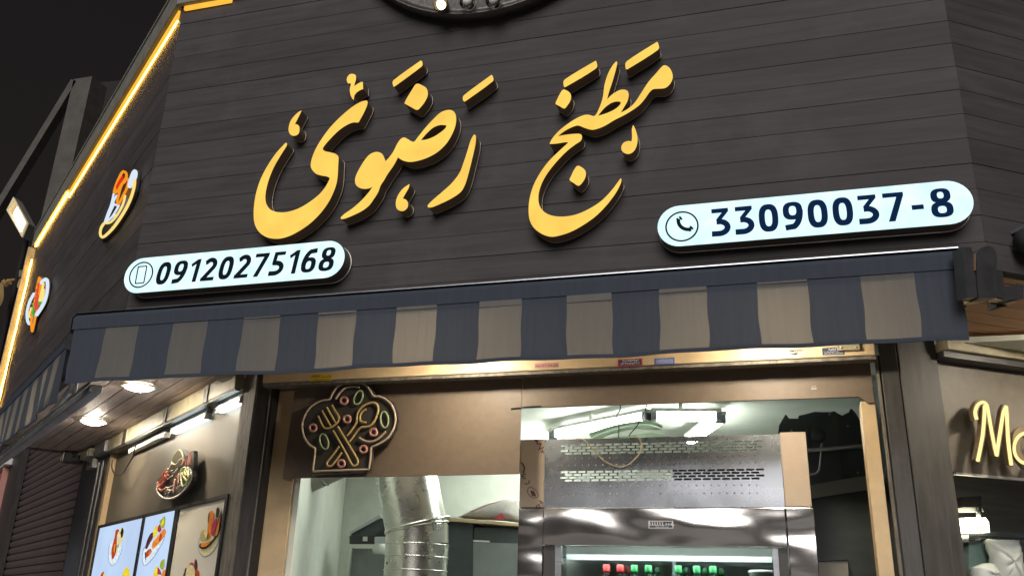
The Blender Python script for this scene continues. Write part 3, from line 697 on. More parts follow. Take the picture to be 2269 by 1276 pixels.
# ================================================================== neon signs
def neon(t, fr, pts, zf, o, r, m, closed=False, nm='tube', n=4):
    p = smoothloop(zf(pts), n, closed); ap = [fr.px(x, y, o) for x, y in p]
    return tube(nm, [fr.P(a, o, z) for a, z in ap], r, m, t, 6, closed)
N_yel = glow('yellow_neon', (1.0, .74, .22), 1.05); N_or = glow('orange_neon', (1.0, .33, .02), .95); N_red = glow('red_neon', (.9, .04, .015), .8)
N_wh = glow('white_neon', (.72, .82, .95), 1.0); N_gr = glow('green_neon', (.06, .6, .09), .7); N_pk = glow('salmon_neon', (.9, .10, .05), .8)
N_warm = glow('warm_white_neon', (1.0, .74, .30), 1.5)
zb = zoom(200, 350, 873/130); OB = .05
ns = thing('neon_bowl_sign', 'glowing yellow and white neon bowl sign on the left fascia above the mobile number', 'neon sign', FLf.P(1.1, 0, 3.6))
hull = [(135,1110),(150,1190),(190,1205),(270,1150),(380,1030),(480,880),(580,720),(650,560),(690,400),(705,230),(680,165),(620,150),(560,130),(520,160),(470,190),(400,340),(340,500),(280,690),(200,930)]
plate('back_board', FLf, [ts(smoothloop(zb(hull), 3), FLf, .02)], .006, .02, M_board, ns)
neon(ns, FLf, [(205,975),(165,1035),(148,1110),(160,1165),(190,1178),(250,1135),(350,1030),(450,890),(540,740),(610,580),(650,440),(660,340)], zb, OB, .0072, N_yel, nm='bowl_tube')
neon(ns, FLf, [(230,970),(290,965),(360,900),(430,800),(490,680),(520,560)], zb, OB, .0058, N_yel, nm='bowl_tube')
for p in ([(215,960),(260,830),(310,700),(350,530)], [(250,920),(300,800),(360,680)], [(245,950),(330,870),(425,710)], [(300,900),(365,845)], [(380,700),(420,715)], [(300,760),(350,640),(390,560)]): neon(ns, FLf, p, zb, OB, .0054, N_wh, nm='noodle_tube')
neon(ns, FLf, [(355,510),(380,420),(430,300),(480,210),(520,215),(540,260),(515,350),(470,390),(430,460),(380,515)], zb, OB, .0072, N_or, True, 'topping_tube')
neon(ns, FLf, [(390,440),(440,340),(480,280),(450,370),(405,450)], zb, OB, .0050, N_red, nm='topping_tube')
neon(ns, FLf, [(400,660),(420,560),(460,420),(530,300),(570,340),(545,450),(500,540),(450,640),(420,690)], zb, OB, .0065, N_or, True, 'topping_tube')
neon(ns, FLf, [(580,420),(600,330),(640,220),(660,195),(680,220),(665,300),(620,380),(595,430)], zb, OB, .0086, N_wh, True, 'egg_tube')
zh = zoom(40, 600, 681/80)
nh = thing('neon_hot_dog_sign', 'glowing neon hot dog sign with a white bun outline at the far left', 'neon sign', FLf.P(3.3, 0, 3.4))
hull = [(240,1150),(150,980),(150,800),(180,650),(240,500),(340,300),(390,110),(440,110),(480,160),(530,130),(575,180),(575,330),(540,520),(470,680),(370,840),(310,1000),(285,1150)]
plate('back_board', FLf, [ts(smoothloop(zh(hull), 3), FLf, .02)], .006, .02, M_board, nh)
neon(nh, FLf, [(300,430),(230,560),(190,680),(170,800),(180,940),(210,1000),(240,980)], zh, OB, .0108, N_wh, nm='bun_tube')
neon(nh, FLf, [(440,230),(480,180),(520,155),(550,190),(555,320),(530,480),(480,620),(410,740),(350,830)], zh, OB, .0122, N_wh, nm='bun_tube')
neon(nh, FLf, [(265,1140),(250,1000),(255,900),(300,650),(335,480),(355,320),(400,130),(428,160),(425,300),(400,450)], zh, OB, .0086, N_or, nm='sausage_tube')
neon(nh, FLf, [(270,1130),(300,1000),(330,850),(360,740)], zh, OB, .0079, N_or, nm='sausage_tube')
neon(nh, FLf, [(345,740),(320,620),(350,560),(325,480),(375,420),(350,370),(390,330),(380,250),(410,300),(395,420),(365,520),(385,600),(360,700)], zh, OB, .0086, N_pk, nm='sauce_tube')
neon(nh, FLf, [(480,240),(460,340),(430,450),(405,560),(435,575),(470,480),(485,350)], zh, OB, .0079, N_yel, nm='mustard_tube')
for p in ([(400,550),(410,630),(440,630),(430,585)], [(260,620),(300,640),(290,740),(290,850),(270,720)]): neon(nh, FLf, p, zh, OB, .0065, N_gr, nm='lettuce_tube')
neon(nh, FLf, [(235,880),(212,850),(225,780),(250,690)], zh, OB, .0072, N_yel, nm='mustard_tube')

# script at the right
zM = zoom(1880, 500, 640/389); OM = .055
nm_ = thing('neon_script_sign', 'glowing warm neon script beginning with Mo on the right panel', 'neon sign', WRf.P(.45, 0, 2.3))
mo = [[(468,706),(462,680),(470,655),(488,643),(504,652),(512,690),(525,765),(540,838)], [(497,655),(495,700),(488,770),(471,857)], [(540,838),(550,770),(565,680),(575,658)], [(575,658),(578,700),(583,790),(594,872)]]
oo = [(650+46*math.cos(R(t)), 810+55*math.sin(R(t))) for t in range(0, 360, 30)]
M_acr = mat('tan_acrylic_backing', (.17, .13, .085), .3, var=.1)
for p in mo: neon(nm_, WRf, p, zM, OM, .0068, N_warm, nm='letter_tube', n=6)
neon(nm_, WRf, oo, zM, OM, .0068, N_warm, True, 'letter_tube')
for p in mo:
    L = ribbon([WRf.px(x, y, .042) for x, y in smoothloop(zM(p), 4, False)], .028); plate('letter_backing', WRf, [L], .022, .042, M_acr, nm_)
plate('letter_backing', WRf, ring(*WRf.px(*zM([(650, 810)])[0], .042), .075, .092, .04, 24), .022, .042, M_acr, nm_)

# unlit chef hat
zc = zoom(640, 840, 1553/280); OC = .045
ch = thing('neon_chef_hat_sign', 'unlit neon chef hat sign with crossed fork and spoon on the brown board', 'neon sign', WF.P(-2.0, 0, 2.2))
T_cr = mat('cream_neon_tube', (.50, .40, .30), .4, var=.08); T_ye = mat('yellow_neon_tube', (.50, .36, .15), .4, var=.08); T_pk = mat('pink_neon_tube', (.50, .25, .21), .4, var=.08); T_gn = mat('green_neon_tube', (.30, .38, .20), .4, var=.08)
hat = [(305,1130),(298,1105),(310,1000),(325,870),(315,845),(250,800),(195,720),(170,630),(168,540),(195,450),(250,360),(330,295),(420,260),(490,250),(515,225),(550,150),(610,85),(690,50),(790,38),(880,45),(950,75),(1000,135),(1040,205),(1110,212),(1190,245),(1260,310),(1300,400),(1312,500),(1290,600),(1235,700),(1160,765),(1080,805),(1030,825),(1012,850),(1005,960),(985,1105)]
cx0 = sum(p[0] for p in hat)/len(hat); cy0 = sum(p[1] for p in hat)/len(hat)
big = [(cx0+(x-cx0)*1.055+6, cy0+(y-cy0)*1.06+2) for x, y in hat]
plate('back_board', WF, [ts(zc(big), WF, .030)], .016, .030, M_board, ch)
for (x, y) in ((560, 300), (1100, 300), (360, 1090), (960, 1090)):
    a, z = WF.px(*zc([(x, y)])[0], .015); lathe('standoff', [(.008, -.018), (.008, .016)], WF.P(a, 0, z), M_alu, ch, 10, (0, -1, 0))
neon(ch, WF, hat, zc, OC, .0055, T_cr, True, 'hat_outline')
neon(ch, WF, [(575,245),(620,175),(690,110),(790,90),(870,100)], zc, OC, .0055, T_cr, nm='hat_crease')
neon(ch, WF, [(865,715),(920,750),(1000,765),(1080,745),(1150,690),(1195,640)], zc, OC, .0055, T_cr, nm='hat_crease')
for p in ([(362,450),(400,540),(430,590),(470,605),(520,590),(580,545),(615,500),(610,450),(570,390),(530,315)], [(410,385),(455,470),(515,575)], [(468,345),(515,430),(575,535)], [(545,630),(620,760),(700,900),(765,1030),(800,1062),(840,1045),(845,990),(790,890),(700,740),(600,580)]): neon(ch, WF, p, zc, OC, .0055, T_ye, nm='fork_tube')
for p in ([(715,695),(780,610),(830,530),(840,430),(880,360),(950,310),(1030,287),(1085,310),(1100,370),(1080,450),(1040,530),(980,580),(890,590),(840,640),(745,770)], [(950,370),(900,400),(875,460),(885,515),(950,530)], [(620,825),(540,930),(470,1020),(475,1060),(520,1065),(570,1010),(650,900)]): neon(ch, WF, p, zc, OC, .0055, T_ye, nm='spoon_tube')
for x, y in ((678,262),(716,490),(297,597),(1040,650),(917,860),(645,1035)):
    neon(ch, WF, [(x+42*math.cos(R(t)), y+43*math.sin(R(t))) for t in range(0, 360, 45)], zc, OC, .0064, T_pk, True, 'pepper_ring', 2)
for x, y, rx, ry, an in ((855,225,48,88,22),(1175,495,48,98,-4),(432,765,50,95,-14)):
    pts = []
    for t in range(0, 360, 30):
        u, v = rx*math.cos(R(t)), ry*math.sin(R(t)); pts.append((x+u*math.cos(R(an))-v*math.sin(R(an)), y+u*math.sin(R(an))+v*math.cos(R(an))))
    neon(ch, WF, pts, zc, OC, .0047, T_gn, True, 'leaf_tube', 2)

# unlit dish sign on the left wall
zp = zoom(320, 970, 1191/140); OPZ = .055
ps = thing('neon_dish_sign', 'unlit neon sign of a dish with tomato and lemon above the menu boards', 'neon sign', WLf.P(1.0, 0, 2.2))
hull = [(510,480),(530,380),(600,270),(650,200),(720,230),(770,320),(800,330),(880,240),(930,240),(930,500),(905,600),(910,720),(870,860),(790,970),(690,1060),(570,1140),(440,1160),(330,1130),(250,1050),(215,940),(235,820),(300,720),(430,570)]
plate('back_board', WLf, [ts(smoothloop(zp(hull), 2), WLf, .035)], .012, .035, M_board, ps)
T_w = mat('grey_white_neon_tube', (.45, .44, .38), .4, var=.08); T_rd = mat('salmon_neon_tube', (.50, .16, .11), .4, var=.08); T_lm = mat('lemon_neon_tube', (.48, .44, .20), .4, var=.08)
for p in ([(255,830),(232,930),(245,1010),(290,1075),(350,1120),(430,1140),(540,1130),(640,1080),(720,1010),(790,940),(850,850),(885,760),(890,680),(870,610),(820,550)], [(515,480),(470,580),(440,640)]): neon(ps, WLf, p, zp, OPZ, .0053, T_w, nm='plate_tube')
neon(ps, WLf, [(655,225),(700,260),(725,330),(730,380),(690,395),(650,430),(620,480),(580,500),(530,480),(515,450),(540,370),(590,290)], zp, OPZ, .0046, T_lm, True, 'leaf_tube')
for p in ([(440,580),(380,640),(310,760),(270,860),(280,920),(330,880),(400,790),(450,690)], [(420,640),(350,740),(300,840)], [(400,700),(340,800),(300,880)], [(430,680),(370,800)], [(265,930),(320,990),(380,960)]): neon(ps, WLf, p, zp, OPZ, .0073, T_rd, nm='tomato_tube')
for p in ([(880,260),(800,380),(730,490)], [(850,330),(825,530)], [(885,280),(860,500)], [(800,420),(780,530)], [(580,770),(540,1040)], [(600,740),(660,680)], [(655,670),(640,870)], [(730,400),(720,520)]): neon(ps, WLf, p, zp, OPZ, .0059, T_pk, nm='straw_tube')
for p in ([(700,600),(690,700),(700,850),(730,920),(790,850),(840,760),(850,680),(820,600),(760,550)], ): neon(ps, WLf, p, zp, OPZ, .0053, T_gn, True, 'lemon_rind')
for p in ([(740,590),(720,660),(760,760),(810,800),(830,740),(810,640),(770,590)], [(760,640),(790,740)], [(740,690),(810,700)]): neon(ps, WLf, p, zp, OPZ, .0059, T_lm, nm='lemon_slice')
for p in ([(540,655),(590,620),(620,570)], [(490,640),(520,610)], [(440,780),(480,740),(530,710)], [(400,930),(470,930),(540,890)], [(430,960),(480,985),(530,980)], [(390,1060),(430,1000)], [(440,1055),(470,1015)], [(600,950),(670,890)]): neon(ps, WLf, p, zp, OPZ, .0040, T_w, nm='garnish_tube')

# ================================================================== menu boards
zu = zoom(190, 1080, 2269/350)
B_lit = glow('backlit_print_pale_blue', (.58, .74, 1.0), .92, .06, 3)
B_dim = mat('unlit_print_beige', (.70, .67, .58), .35, var=.04, scale=3)
def pr(name, c, lit):
    return glow(name, c, .9, .3, 60) if lit else mat(name, c, .4, var=.3, scale=60)
PC = {'red': (.55, .07, .02), 'cream': (.85, .75, .42), 'plum': (.10, .03, .05), 'yellow': (.95, .72, .05), 'onion': (.45, .04, .09), 'green': (.38, .42, .06), 'orange': (.85, .28, .04), 'dark': (.03, .025, .02), 'white': (.80, .90, 1.0), 'pale': (.50, .44, .20), 'rim': (.30, .42, .55)}
PM = {(k, l): pr(('lit_' if l else 'dim_') + k + '_print', v, l) for k, v in PC.items() for l in (True, False)}
def menu(label, a0, a1, lit, items):
    t = thing('menu_board', label, 'menu board', WLf.P((a0+a1)/2, 0, 1.3), 'menu boards on the left wall')
    z1 = 2.128
    plate('frame', WLf, [[(a0-.03, 1.12), (a1+.03, 1.12), (a1+.03, z1+.016), (a0-.03, z1+.016)], [(a0+.004, 1.15), (a1-.004, 1.15), (a1-.004, z1-.004), (a0+.004, z1-.004)]], -.03, .012, M_black, t)
    box('light_panel', WLf, a0, a1, -.028, .003, 1.14, z1, B_lit if lit else B_dim, t)
    for i, (c, pts) in enumerate(items):
        lv = .0034 + .0016*(i % 12)
        P = smoothloop(zu(pts), 3)
        flat(('plate_print' if c in ('white', 'rim') else 'food_print'), WLf, [[WLf.px(x, y, lv) for x, y in P]], lv, PM[(c, lit)], t, .001)
    return t
menu('backlit pale blue menu board with one red and cream dish, furthest from the post', 1.764, 2.984, True, [
    ('rim', [(345,800),(326,950),(326,1050),(372,1128),(436,1086),(486,990),(526,850),(470,700)]), ('white', [(350,800),(335,950),(334,1045),(375,1116),(430,1078),(478,985),(520,850),(470,700)]),
    ('red', [(375,1010),(370,900),(395,790),(420,690),(430,620),(455,595),(482,602),(455,700),(445,800),(440,880),(425,960),(390,1028)]), ('cream', [(452,690),(485,610),(525,565),(546,600),(550,690),(530,760),(480,830),(450,960),(430,965),(446,860)]),
    ('dark', [(500,640),(525,570),(545,610),(530,700),(510,720),(505,680)]), ('dark', [(430,850),(445,800),(440,900),(425,940)]), ('orange', [(400,900),(415,800),(428,820),(415,930)]), ('dark', [(455,840),(472,800),(465,860)]),
    ('red', [(205,1290),(225,1230),(258,1200),(262,1220),(240,1290)]), ('yellow', [(240,1290),(262,1220),(285,1290)]), ('yellow', [(590,1140),(555,1170),(512,1290),(630,1290),(625,1180)])])
menu('backlit pale blue menu board with a mixed vegetable platter, middle of the three', 1.072, 1.750, True, [
    ('rim', [(850,840),(815,960),(810,1060),(838,1122),(896,1094),(1006,962),(1126,745),(1140,600)]), ('white', [(860,850),(823,960),(820,1055),(842,1110),(886,1086),(996,955),(1118,735),(1130,600)]),
    ('plum', [(855,870),(880,760),(930,660),(965,640),(970,700),(920,800),(880,880)]), ('yellow', [(970,640),(1000,560),(1035,540),(1030,640),(1000,700),(970,720)]), ('onion', [(1040,560),(1065,520),(1090,600),(1060,640),(1035,620)]),
    ('green', [(1065,480),(1100,440),(1130,400),(1145,440),(1130,570),(1095,580),(1070,520)]), ('orange', [(1030,700),(1130,580),(1155,640),(1100,740),(1010,840),(960,880),(955,800)]), ('red', [(860,1010),(870,920),(930,870),(950,920),(900,980)]),
    ('yellow', [(1090,520),(1115,430),(1122,470),(1105,560)]), ('red', [(1050,740),(1080,650),(1095,700),(1065,780)]), ('dark', [(858,1040),(850,930),(862,920),(866,1010)]), ('orange', [(900,960),(925,890),(940,930)]),
    ('yellow', [(960,1290),(1000,1150),(1040,1120),(1050,1290)]), ('onion', [(1030,1240),(1035,1140),(1070,1180),(1090,1250)]), ('green', [(1065,1140),(1085,1050),(1130,1020),(1135,1120),(1110,1180)]), ('orange', [(1080,1290),(1110,1190),(1165,1170),(1172,1290)])])
menu('unlit beige menu board with a shrimp platter, next to the wooden post', .216, 1.008, False, [
    ('rim', [(1650,700),(1618,800),(1616,870),(1645,955),(1710,998),(1786,966),(1868,874),(1915,760),(1940,500)]), ('cream', [(1660,700),(1630,800),(1628,865),(1655,943),(1710,980),(1776,954),(1856,866),(1900,755),(1930,500)]),
    ('pale', [(1650,760),(1650,650),(1700,600),(1750,640),(1770,740),(1700,770)]), ('orange', [(1750,720),(1760,420),(1790,340),(1830,330),(1840,420),(1800,600),(1790,720)]), ('onion', [(1800,640),(1830,500),(1880,430),(1890,480),(1860,620),(1830,700)]),
    ('dark', [(1634,860),(1645,800),(1800,770),(1872,640),(1905,460),(1950,320),(1948,420),(1915,620),(1855,745),(1740,858),(1690,874)]), ('orange', [(1660,845),(1665,800),(1790,775),(1750,825),(1700,850)]), ('orange', [(1865,680),(1900,520),(1935,400),(1910,600),(1880,690)]),
    ('dark', [(1870,430),(1880,300),(1905,280),(1925,330),(1900,420)]), ('dark', [(1752,500),(1760,400),(1778,350),(1770,440),(1760,490)]), ('cream', [(1700,640),(1740,560),(1750,640),(1730,720)]),
    ('cream', [(1430,1290),(1450,1180),(1500,1100),(1560,1150),(1570,1290)]), ('red', [(1480,1120),(1510,1072),(1550,1080),(1545,1170),(1500,1160)]), ('plum', [(1555,1130),(1575,1020),(1600,1060),(1600,1160),(1575,1190)]), ('red', [(1565,1270),(1580,1180),(1625,1190),(1630,1240),(1600,1280)]), ('dark', [(1395,1290),(1430,1160),(1450,1145),(1415,1290)])])

# tubes above the menu boards
def tube_lamp(a0, a1, lit, label, o=.0):
    t = thing('tube_lamp', label, 'lamp', WLf.P((a0+a1)/2, 0, 2.64), 'tube lamps above the menu')
    box('diffuser', WLf, a0, a1, -.030, .012, 2.628, 2.660, M_tubew if lit else M_white, t, .006)
    box('housing', WLf, a0 - .03, a1 + .03, -.031, .004, 2.661, 2.690, M_dalu, t)
    box('end_cap', WLf, a0 - .03, a0 - .001, -.030, .013, 2.626, 2.660, M_white, t); box('end_cap', WLf, a1 + .001, a1 + .03, -.030, .013, 2.626, 2.660, M_white, t)
    return t
tube_lamp(.80, 1.42, True, 'glowing tube lamp above the menu boards, middle one under the yellow beam')
tube_lamp(.06 + .17, .56, True, 'pale glowing tube lamp above the menu boards next to the wooden post')
tube_lamp(1.62, 2.45, False, 'dark tube lamp above the menu boards at the far end')

# ================================================================== small things on the left
zl = zoom(0, 960, 1914/240)
def rectpx(fr, o, x0, y0, x1, y1):
    a0, z0 = fr.px(x0, y1, o); a1, z1 = fr.px(x1, y0, o); return min(a0, a1), max(a0, a1), min(z0, z1), max(z0, z1)
cc = thing('security_camera', 'small dark camera on a pale junction box under the overhang', 'camera', WLf.P(3.9, 0, 2.6))
a0, a1, z0, z1 = rectpx(WLf, .10, 176, 991, 199, 1019)
bx_ = box('junction_box', WLf, a0, a1, .03, .10, z0, z1, mat('beige_plastic', (.40, .38, .29), .5, var=.1), cc, .006)
box('mount_arm', WLf, a0 + .05, a1 - .05, .017, .031, z0 + .03, z1 - .03, M_char, cc)
for k in (.3, .7): lathe('screw_cap', [(.016, 0), (.012, .005)], WLf.P(a0 + .05, .10, z0 + (z1-z0)*k), M_white, bx_, 12, nL)
ac, zc_ = WLf.px(150, 1012, .16); am = (a1 + .02)
tube('arm', [WLf.P(a1 - .01, .08, zc_ + .02), WLf.P(a1 + .05, .10, zc_ + .02), WLf.P(ac - .03, .13, zc_)], .014, M_alu, cc, 8)
cb = box('housing', WLf, ac - .055, ac + .055, .04, .20, zc_ - .05, zc_ + .045, M_char, cc, .014)
plate('lens_rim', WLf, [[(ac-.048, zc_-.044), (ac+.048, zc_-.044), (ac+.048, zc_+.036), (ac-.048, zc_+.036)], [(ac-.040, zc_-.036), (ac+.040, zc_-.036), (ac+.040, zc_+.028), (ac-.040, zc_+.028)]], .2005, .206, M_edge, cb)
for k in (-.024, -.008, .008, .024): lathe('led', [(.004, 0), (.003, .003)], WLf.P(ac + k, .2005, zc_ - .030), M_white, cb, 8, nL)
zz8 = zoom(220, 830, 1890/400)
def cable(pts, fr, o, r, label, zf, m=None):
    p = [fr.px(x, y, o) for x, y in smoothloop(zf(pts), 5, False)]
    t = tube('cable', [fr.P(a, o, z) for a, z in p], r, m or M_wire, None, 5); tag(t, label, 'cable'); return t
cable([(385,722),(350,850),(290,960),(250,1030),(205,1050),(165,1040),(130,970),(140,890)], WLf, .05, .005, 'black cable looping beside the dish sign under the yellow beam', zz8)

# roller shutter of the next shop
sh = thing('roller_shutter', 'closed dark brown roller shutter left of the kiosk under the overhang', 'shutter', WLf.P(6.2, 0, 0))
z = .10
while z < 3.45:
    V = []; prof = [(-.13, z + .002), (-.118, z + .012), (-.108, z + .040), (-.116, z + .070), (-.13, z + .0785)]
    for a in (4.125, 8.22):
        for o, zz in prof: V.append(WLf.P(a, o, zz))
    mesh('slat', V, [(0,1,6,5),(1,2,7,6),(2,3,8,7),(3,4,9,8),(0,5,9,4),(0,4,3,2,1),(5,6,7,8,9)], M_shut, sh); z += .08
box('side_guide', WLf, 4.121, 4.20, -.104, -.085, 0, 3.45, M_postb, sh)
box('side_guide', WLf, 8.16, 9.05, -.104, -.03, 0, 3.45, M_postb, sh)
nb = box('neighbour_building', WLf, 4.3, 16, -4.0, -.14, 0, 3.9, M_conc2); tag(nb, 'dark neighbouring building behind the brown shutter at the left edge', 'building')
rs = thing('red_shop_panel', 'red louvred panel with a pale top bracket at the left edge', 'panel', WLf.P(9.6, 0, 2))
for k in range(9): box('louvre', WLf, 9.10, 10.2, -.02, .03, 2.30 + k*.1, 2.385 + k*.1, M_red, rs, .012)
box('frame', WLf, 9.062, 9.098, -.03, .04, 2.2, 3.24, mat('pinkish_frame', (.5, .25, .2), .5, var=.1), rs)
box('bracket', WLf, 8.85, 10.2, -.03, .06, 3.245, 3.33, M_white, rs, .01)

# flood light on its post
fl = thing('flood_light', 'bright square flood light on a thin post at the left edge', 'lamp', (-8.9, 8.0, 0))
FD = Frame((0, 8.0, 0), (1, 0, 0), (0, -1, 0))
qd = [FD.px(x, y) for x, y in ((32, 438), (64, 496), (51, 527), (17, 467))]
cxq = sum(p[0] for p in qd)/4; czq = sum(p[1] for p in qd)/4
sc_ = lambda k: [(cxq+(a-cxq)*k, czq+(zz-czq)*k) for a, zz in qd]
plate('housing', FD, [qd], -.12, .0, M_trim, fl)
plate('frame', FD, [qd, sc_(.80)], .001, .02, mat('glowing_lamp_frame', (.55, .5, .35), .5, var=.1, emit=(1, .8, .4), estr=.25), fl)  # frame and reflector get a glow of their own to brighten the lamp
plate('reflector', FD, [sc_(.79)], .001, .006, mat('glowing_lamp_reflector', (.6, .5, .3), .3, .5, var=.1, emit=(1, .68, .3), estr=.45), fl)
c2 = [(cxq+.03+(a-cxq)*.55, czq-.03+(zz-czq)*.6) for a, zz in qd]
plate('led_panel', FD, [c2], .0065, .012, glow('flood_led', (1, .93, .7), 26), fl)
tube('post', [(cxq, 8.2, 0), (cxq, 8.2, czq - .2), (cxq, 8.16, czq + .05)], .03, M_conc2, fl, 8)
tube('arm', [(cxq, 8.2, czq), (cxq, 8.11, czq)], .025, M_conc2, fl, 8)

# pale concrete frame in the distance and the dark block behind it
F14 = Frame((0, 14.0, 0), (1, 0, 0), (0, -1, 0))
pf = thing('concrete_frame', 'grey upright pillar with a slanting brace against the night sky', 'pillar', (-14.6, 14, 0))
pa = F14.px(163, 176)[0]; zt = F14.px(163, 176)[1]
wbox('pillar', (pa, 14.0, 0), (pa + .52, 14.5, zt), M_conc, pf)
b0 = F14.px(163, 178); b1 = F14.px(-40, 510)
dx, dz = b1[0]-b0[0], b1[1]-b0[1]; l = math.hypot(dx, dz); nx_, nz_ = -dz/l*.09, dx/l*.09
plate('brace', F14, [[(b0[0]-nx_, b0[1]-nz_), (b1[0]-nx_, b1[1]-nz_), (b1[0]+nx_, b1[1]+nz_), (b0[0]+nx_, b0[1]+nz_)]], -.2, .0, M_conc, pf)
F20 = Frame((0, 20.0, 0), (1, 0, 0), (0, -1, 0))
a, zt2 = F20.px(188, 186); 
t = mesh('dark_block', [(a, 20, 0), (a + 9, 20, 0), (a + 9, 28, 0), (a, 28, 0), (a, 20, zt2), (a + 9, 20, zt2 - .6), (a + 9, 28, zt2 - .6), (a, 28, zt2)], [(0,1,2,3),(4,5,6,7),(0,1,5,4),(1,2,6,5),(2,3,7,6),(3,0,4,7)], mat('very_dark_wall', (.020, .019, .018), .9, var=.2, scale=1)); tag(t, 'dark building block behind the grey pillar', 'building')

# little lamp bracket on the far end and the plant next to it
z9 = zoom(0, 560, 911/100)
wl = thing('wall_spot', 'small spotlight bracket on the far left end of the kiosk', 'lamp', FLf.P(LEND + .1, 0, 3.9))
FE = Frame(FLf.P(0, -.02, 0), dL, nL)
plate('mount', FE, [ts(smoothloop(z9([(385,365),(420,350),(500,330),(520,400),(500,480),(440,470),(378,490)]), 2), FE, 0)], -.05, 0, M_yel, wl)
plate('spot_head', FE, [ts(smoothloop(z9([(395,530),(435,500),(440,580),(420,650),(430,720),(390,728),(345,690),(360,600)]), 2), FE, 0)], -.06, 0, M_cream, wl)
plate('hinge', FE, [ts(z9([(375,485),(440,470),(435,520),(390,535)]), FE, 0)], -.04, -.01, M_black, wl)
pt = thing('street_plant', 'dry yellowish leaves of a plant poking in at the left edge', 'plant', FLf.P(4.9, -.2, 0))
M_leaf = mat('dry_yellow_leaf', (.36, .24, .09), .6, var=.45, scale=40, bump=.2); FE2 = Frame(FLf.P(0, -.05, 0), dL, nL)
for i, pts in enumerate(([(75,660),(90,620),(105,570),(150,525),(200,530),(250,520),(300,522),(302,545),(260,580),(230,620),(240,645),(190,640),(160,680),(110,688)], [(70,540),(95,530),(100,570),(85,640),(65,640)], [(-80,640),(0,610),(60,570),(75,700),(75,800),(70,920),(40,1010),(0,1075),(-60,1100)])):
    P = smoothloop(z9(pts), 2); L = [FE2.px(x, y) for x, y in P]; n = len(L)
    cxx = sum(p[0] for p in L)/n; czz = sum(p[1] for p in L)/n
    V = [FE2.P(a, 0, zz) for a, zz in L] + [FE2.P(cxx, .03, czz), FE2.P(cxx, .02, czz)]
    mesh('leaf', V, [(k, (k+1) % n, n) for k in range(n)] + [((k+1) % n, k, n+1) for k in range(n)], M_leaf, pt)
tube('stem', [FLf.P(5.0, -.2, 0), FLf.P(5.0, -.15, 2.0), FLf.P(4.75, -.08, 3.9)], [.03, .022, .006], M_leaf, pt, 7)

# ================================================================== stickers
ST = 0
def sticker(label, fr, o, x0, y0, x1, y1, bgc, ink, rows, border=None, parentless=True, cut=None):
    """a small printed label, its lettering as fine strokes"""
    a0, z1 = fr.px(x0, y0, o); a1, z0 = fr.px(x1, y1, o)
    # follow the beam: level sides
    h = abs(fr.px((x0+x1)/2, y0, o)[1] - fr.px((x0+x1)/2, y1, o)[1]); zc = (z0+z1)/2; z0, z1 = zc-h/2, zc+h/2
    t = thing('sticker', label, 'sticker', fr.P((a0+a1)/2, o, zc), 'installer stickers on the shutter boxes')
    flat('paper', fr, [cut(a0, a1, z0, z1) if cut else [(a0, z0), (a1, z0), (a1, z1), (a0, z1)]], o, bgc, t, .0008)
    if border: plate('border', fr, [[(a0, z0), (a1, z0), (a1, z1), (a0, z1)], [(a0+.006, z0+.004), (a1-.006, z0+.004), (a1-.006, z1-.004), (a0+.006, z1-.004)]], o+.0009, o+.0013, border, t)
    rnd = random.Random(label); V = []; F = []
    w, hh = a1-a0, z1-z0
    for fy, fh, fx0, fx1 in rows:
        x = a0 + w*fx0; zb_ = z0 + hh*fy; H = hh*fh
        while x < a0 + w*fx1 - H*.3:
            k = rnd.random(); s = H*.16
            if k < .35: strokes = [[(0, 0), (0, 1)]]; adv = .42
            elif k < .6: strokes = [[(0, 1), (.25, .6), (.5, 1)], [(.25, .6), (.25, 0)]]; adv = .8
            elif k < .8: strokes = [[(0, .2), (.3, 0), (.6, .3), (.3, .6), (0, .2)]]; adv = .85
            else: strokes = [[(0, .1), (.6, .1)], [(.3, .5), (.34, .6)]]; adv = .8
            for sg in strokes:
                L = ribbon([(x+u*H*.9, zb_+v*H) for u, v in sg], s); b = len(V); m = len(L)//2
                V += [fr.P(p, o+.0016, q) for p, q in L]
                for i in range(m-1): F.append((b+i, b+i+1, b+2*m-2-i, b+2*m-1-i))
            x += H*adv
    mesh('lettering', V, F, ink, t)
    return t
def flatm(n, c): return mat(n, c, .5, var=.08, scale=30)
S_y, S_p, S_r, S_b, S_k, S_w = flatm('yellow_paper', (.62, .42, .03)), flatm('pink_paper', (.42, .20, .19)), flatm('red_print', (.45, .03, .05)), flatm('blue_print', (.08, .12, .38)), flatm('black_print', (.015, .015, .018)), flatm('white_print', (.75, .75, .75))
S_ly, S_nb, S_pb = flatm('pale_yellow_paper', (.58, .50, .20)), flatm('navy_paper', (.03, .05, .10)), flatm('pale_blue_paper', (.32, .36, .58))
OB_ = .0957
sticker('yellow sticker with black numbers on the cream beam above the chef hat', WF, OB_, 689, 829.5, 736, 843.5, S_y, S_k, [(.55, .36, .08, .95), (.12, .2, .15, .9)])
sticker('dull pink sticker with a dark phone number on the cream beam', WF, OB_, 1185, 804, 1238, 815, S_p, S_k, [(.3, .45, .06, .96)])
sticker('red bordered navy sticker on the cream beam, left of the pale blue one', WF, OB_, 1369, 795, 1424, 811, S_nb, S_w, [(.62, .26, .2, .85), (.25, .26, .12, .9)], S_r)
sticker('pale blue sticker with navy print on the cream beam', WF, OB_, 1450, 793, 1495, 807.5, S_pb, S_b, [(.62, .24, .06, .95), (.22, .24, .08, .9)], S_b)
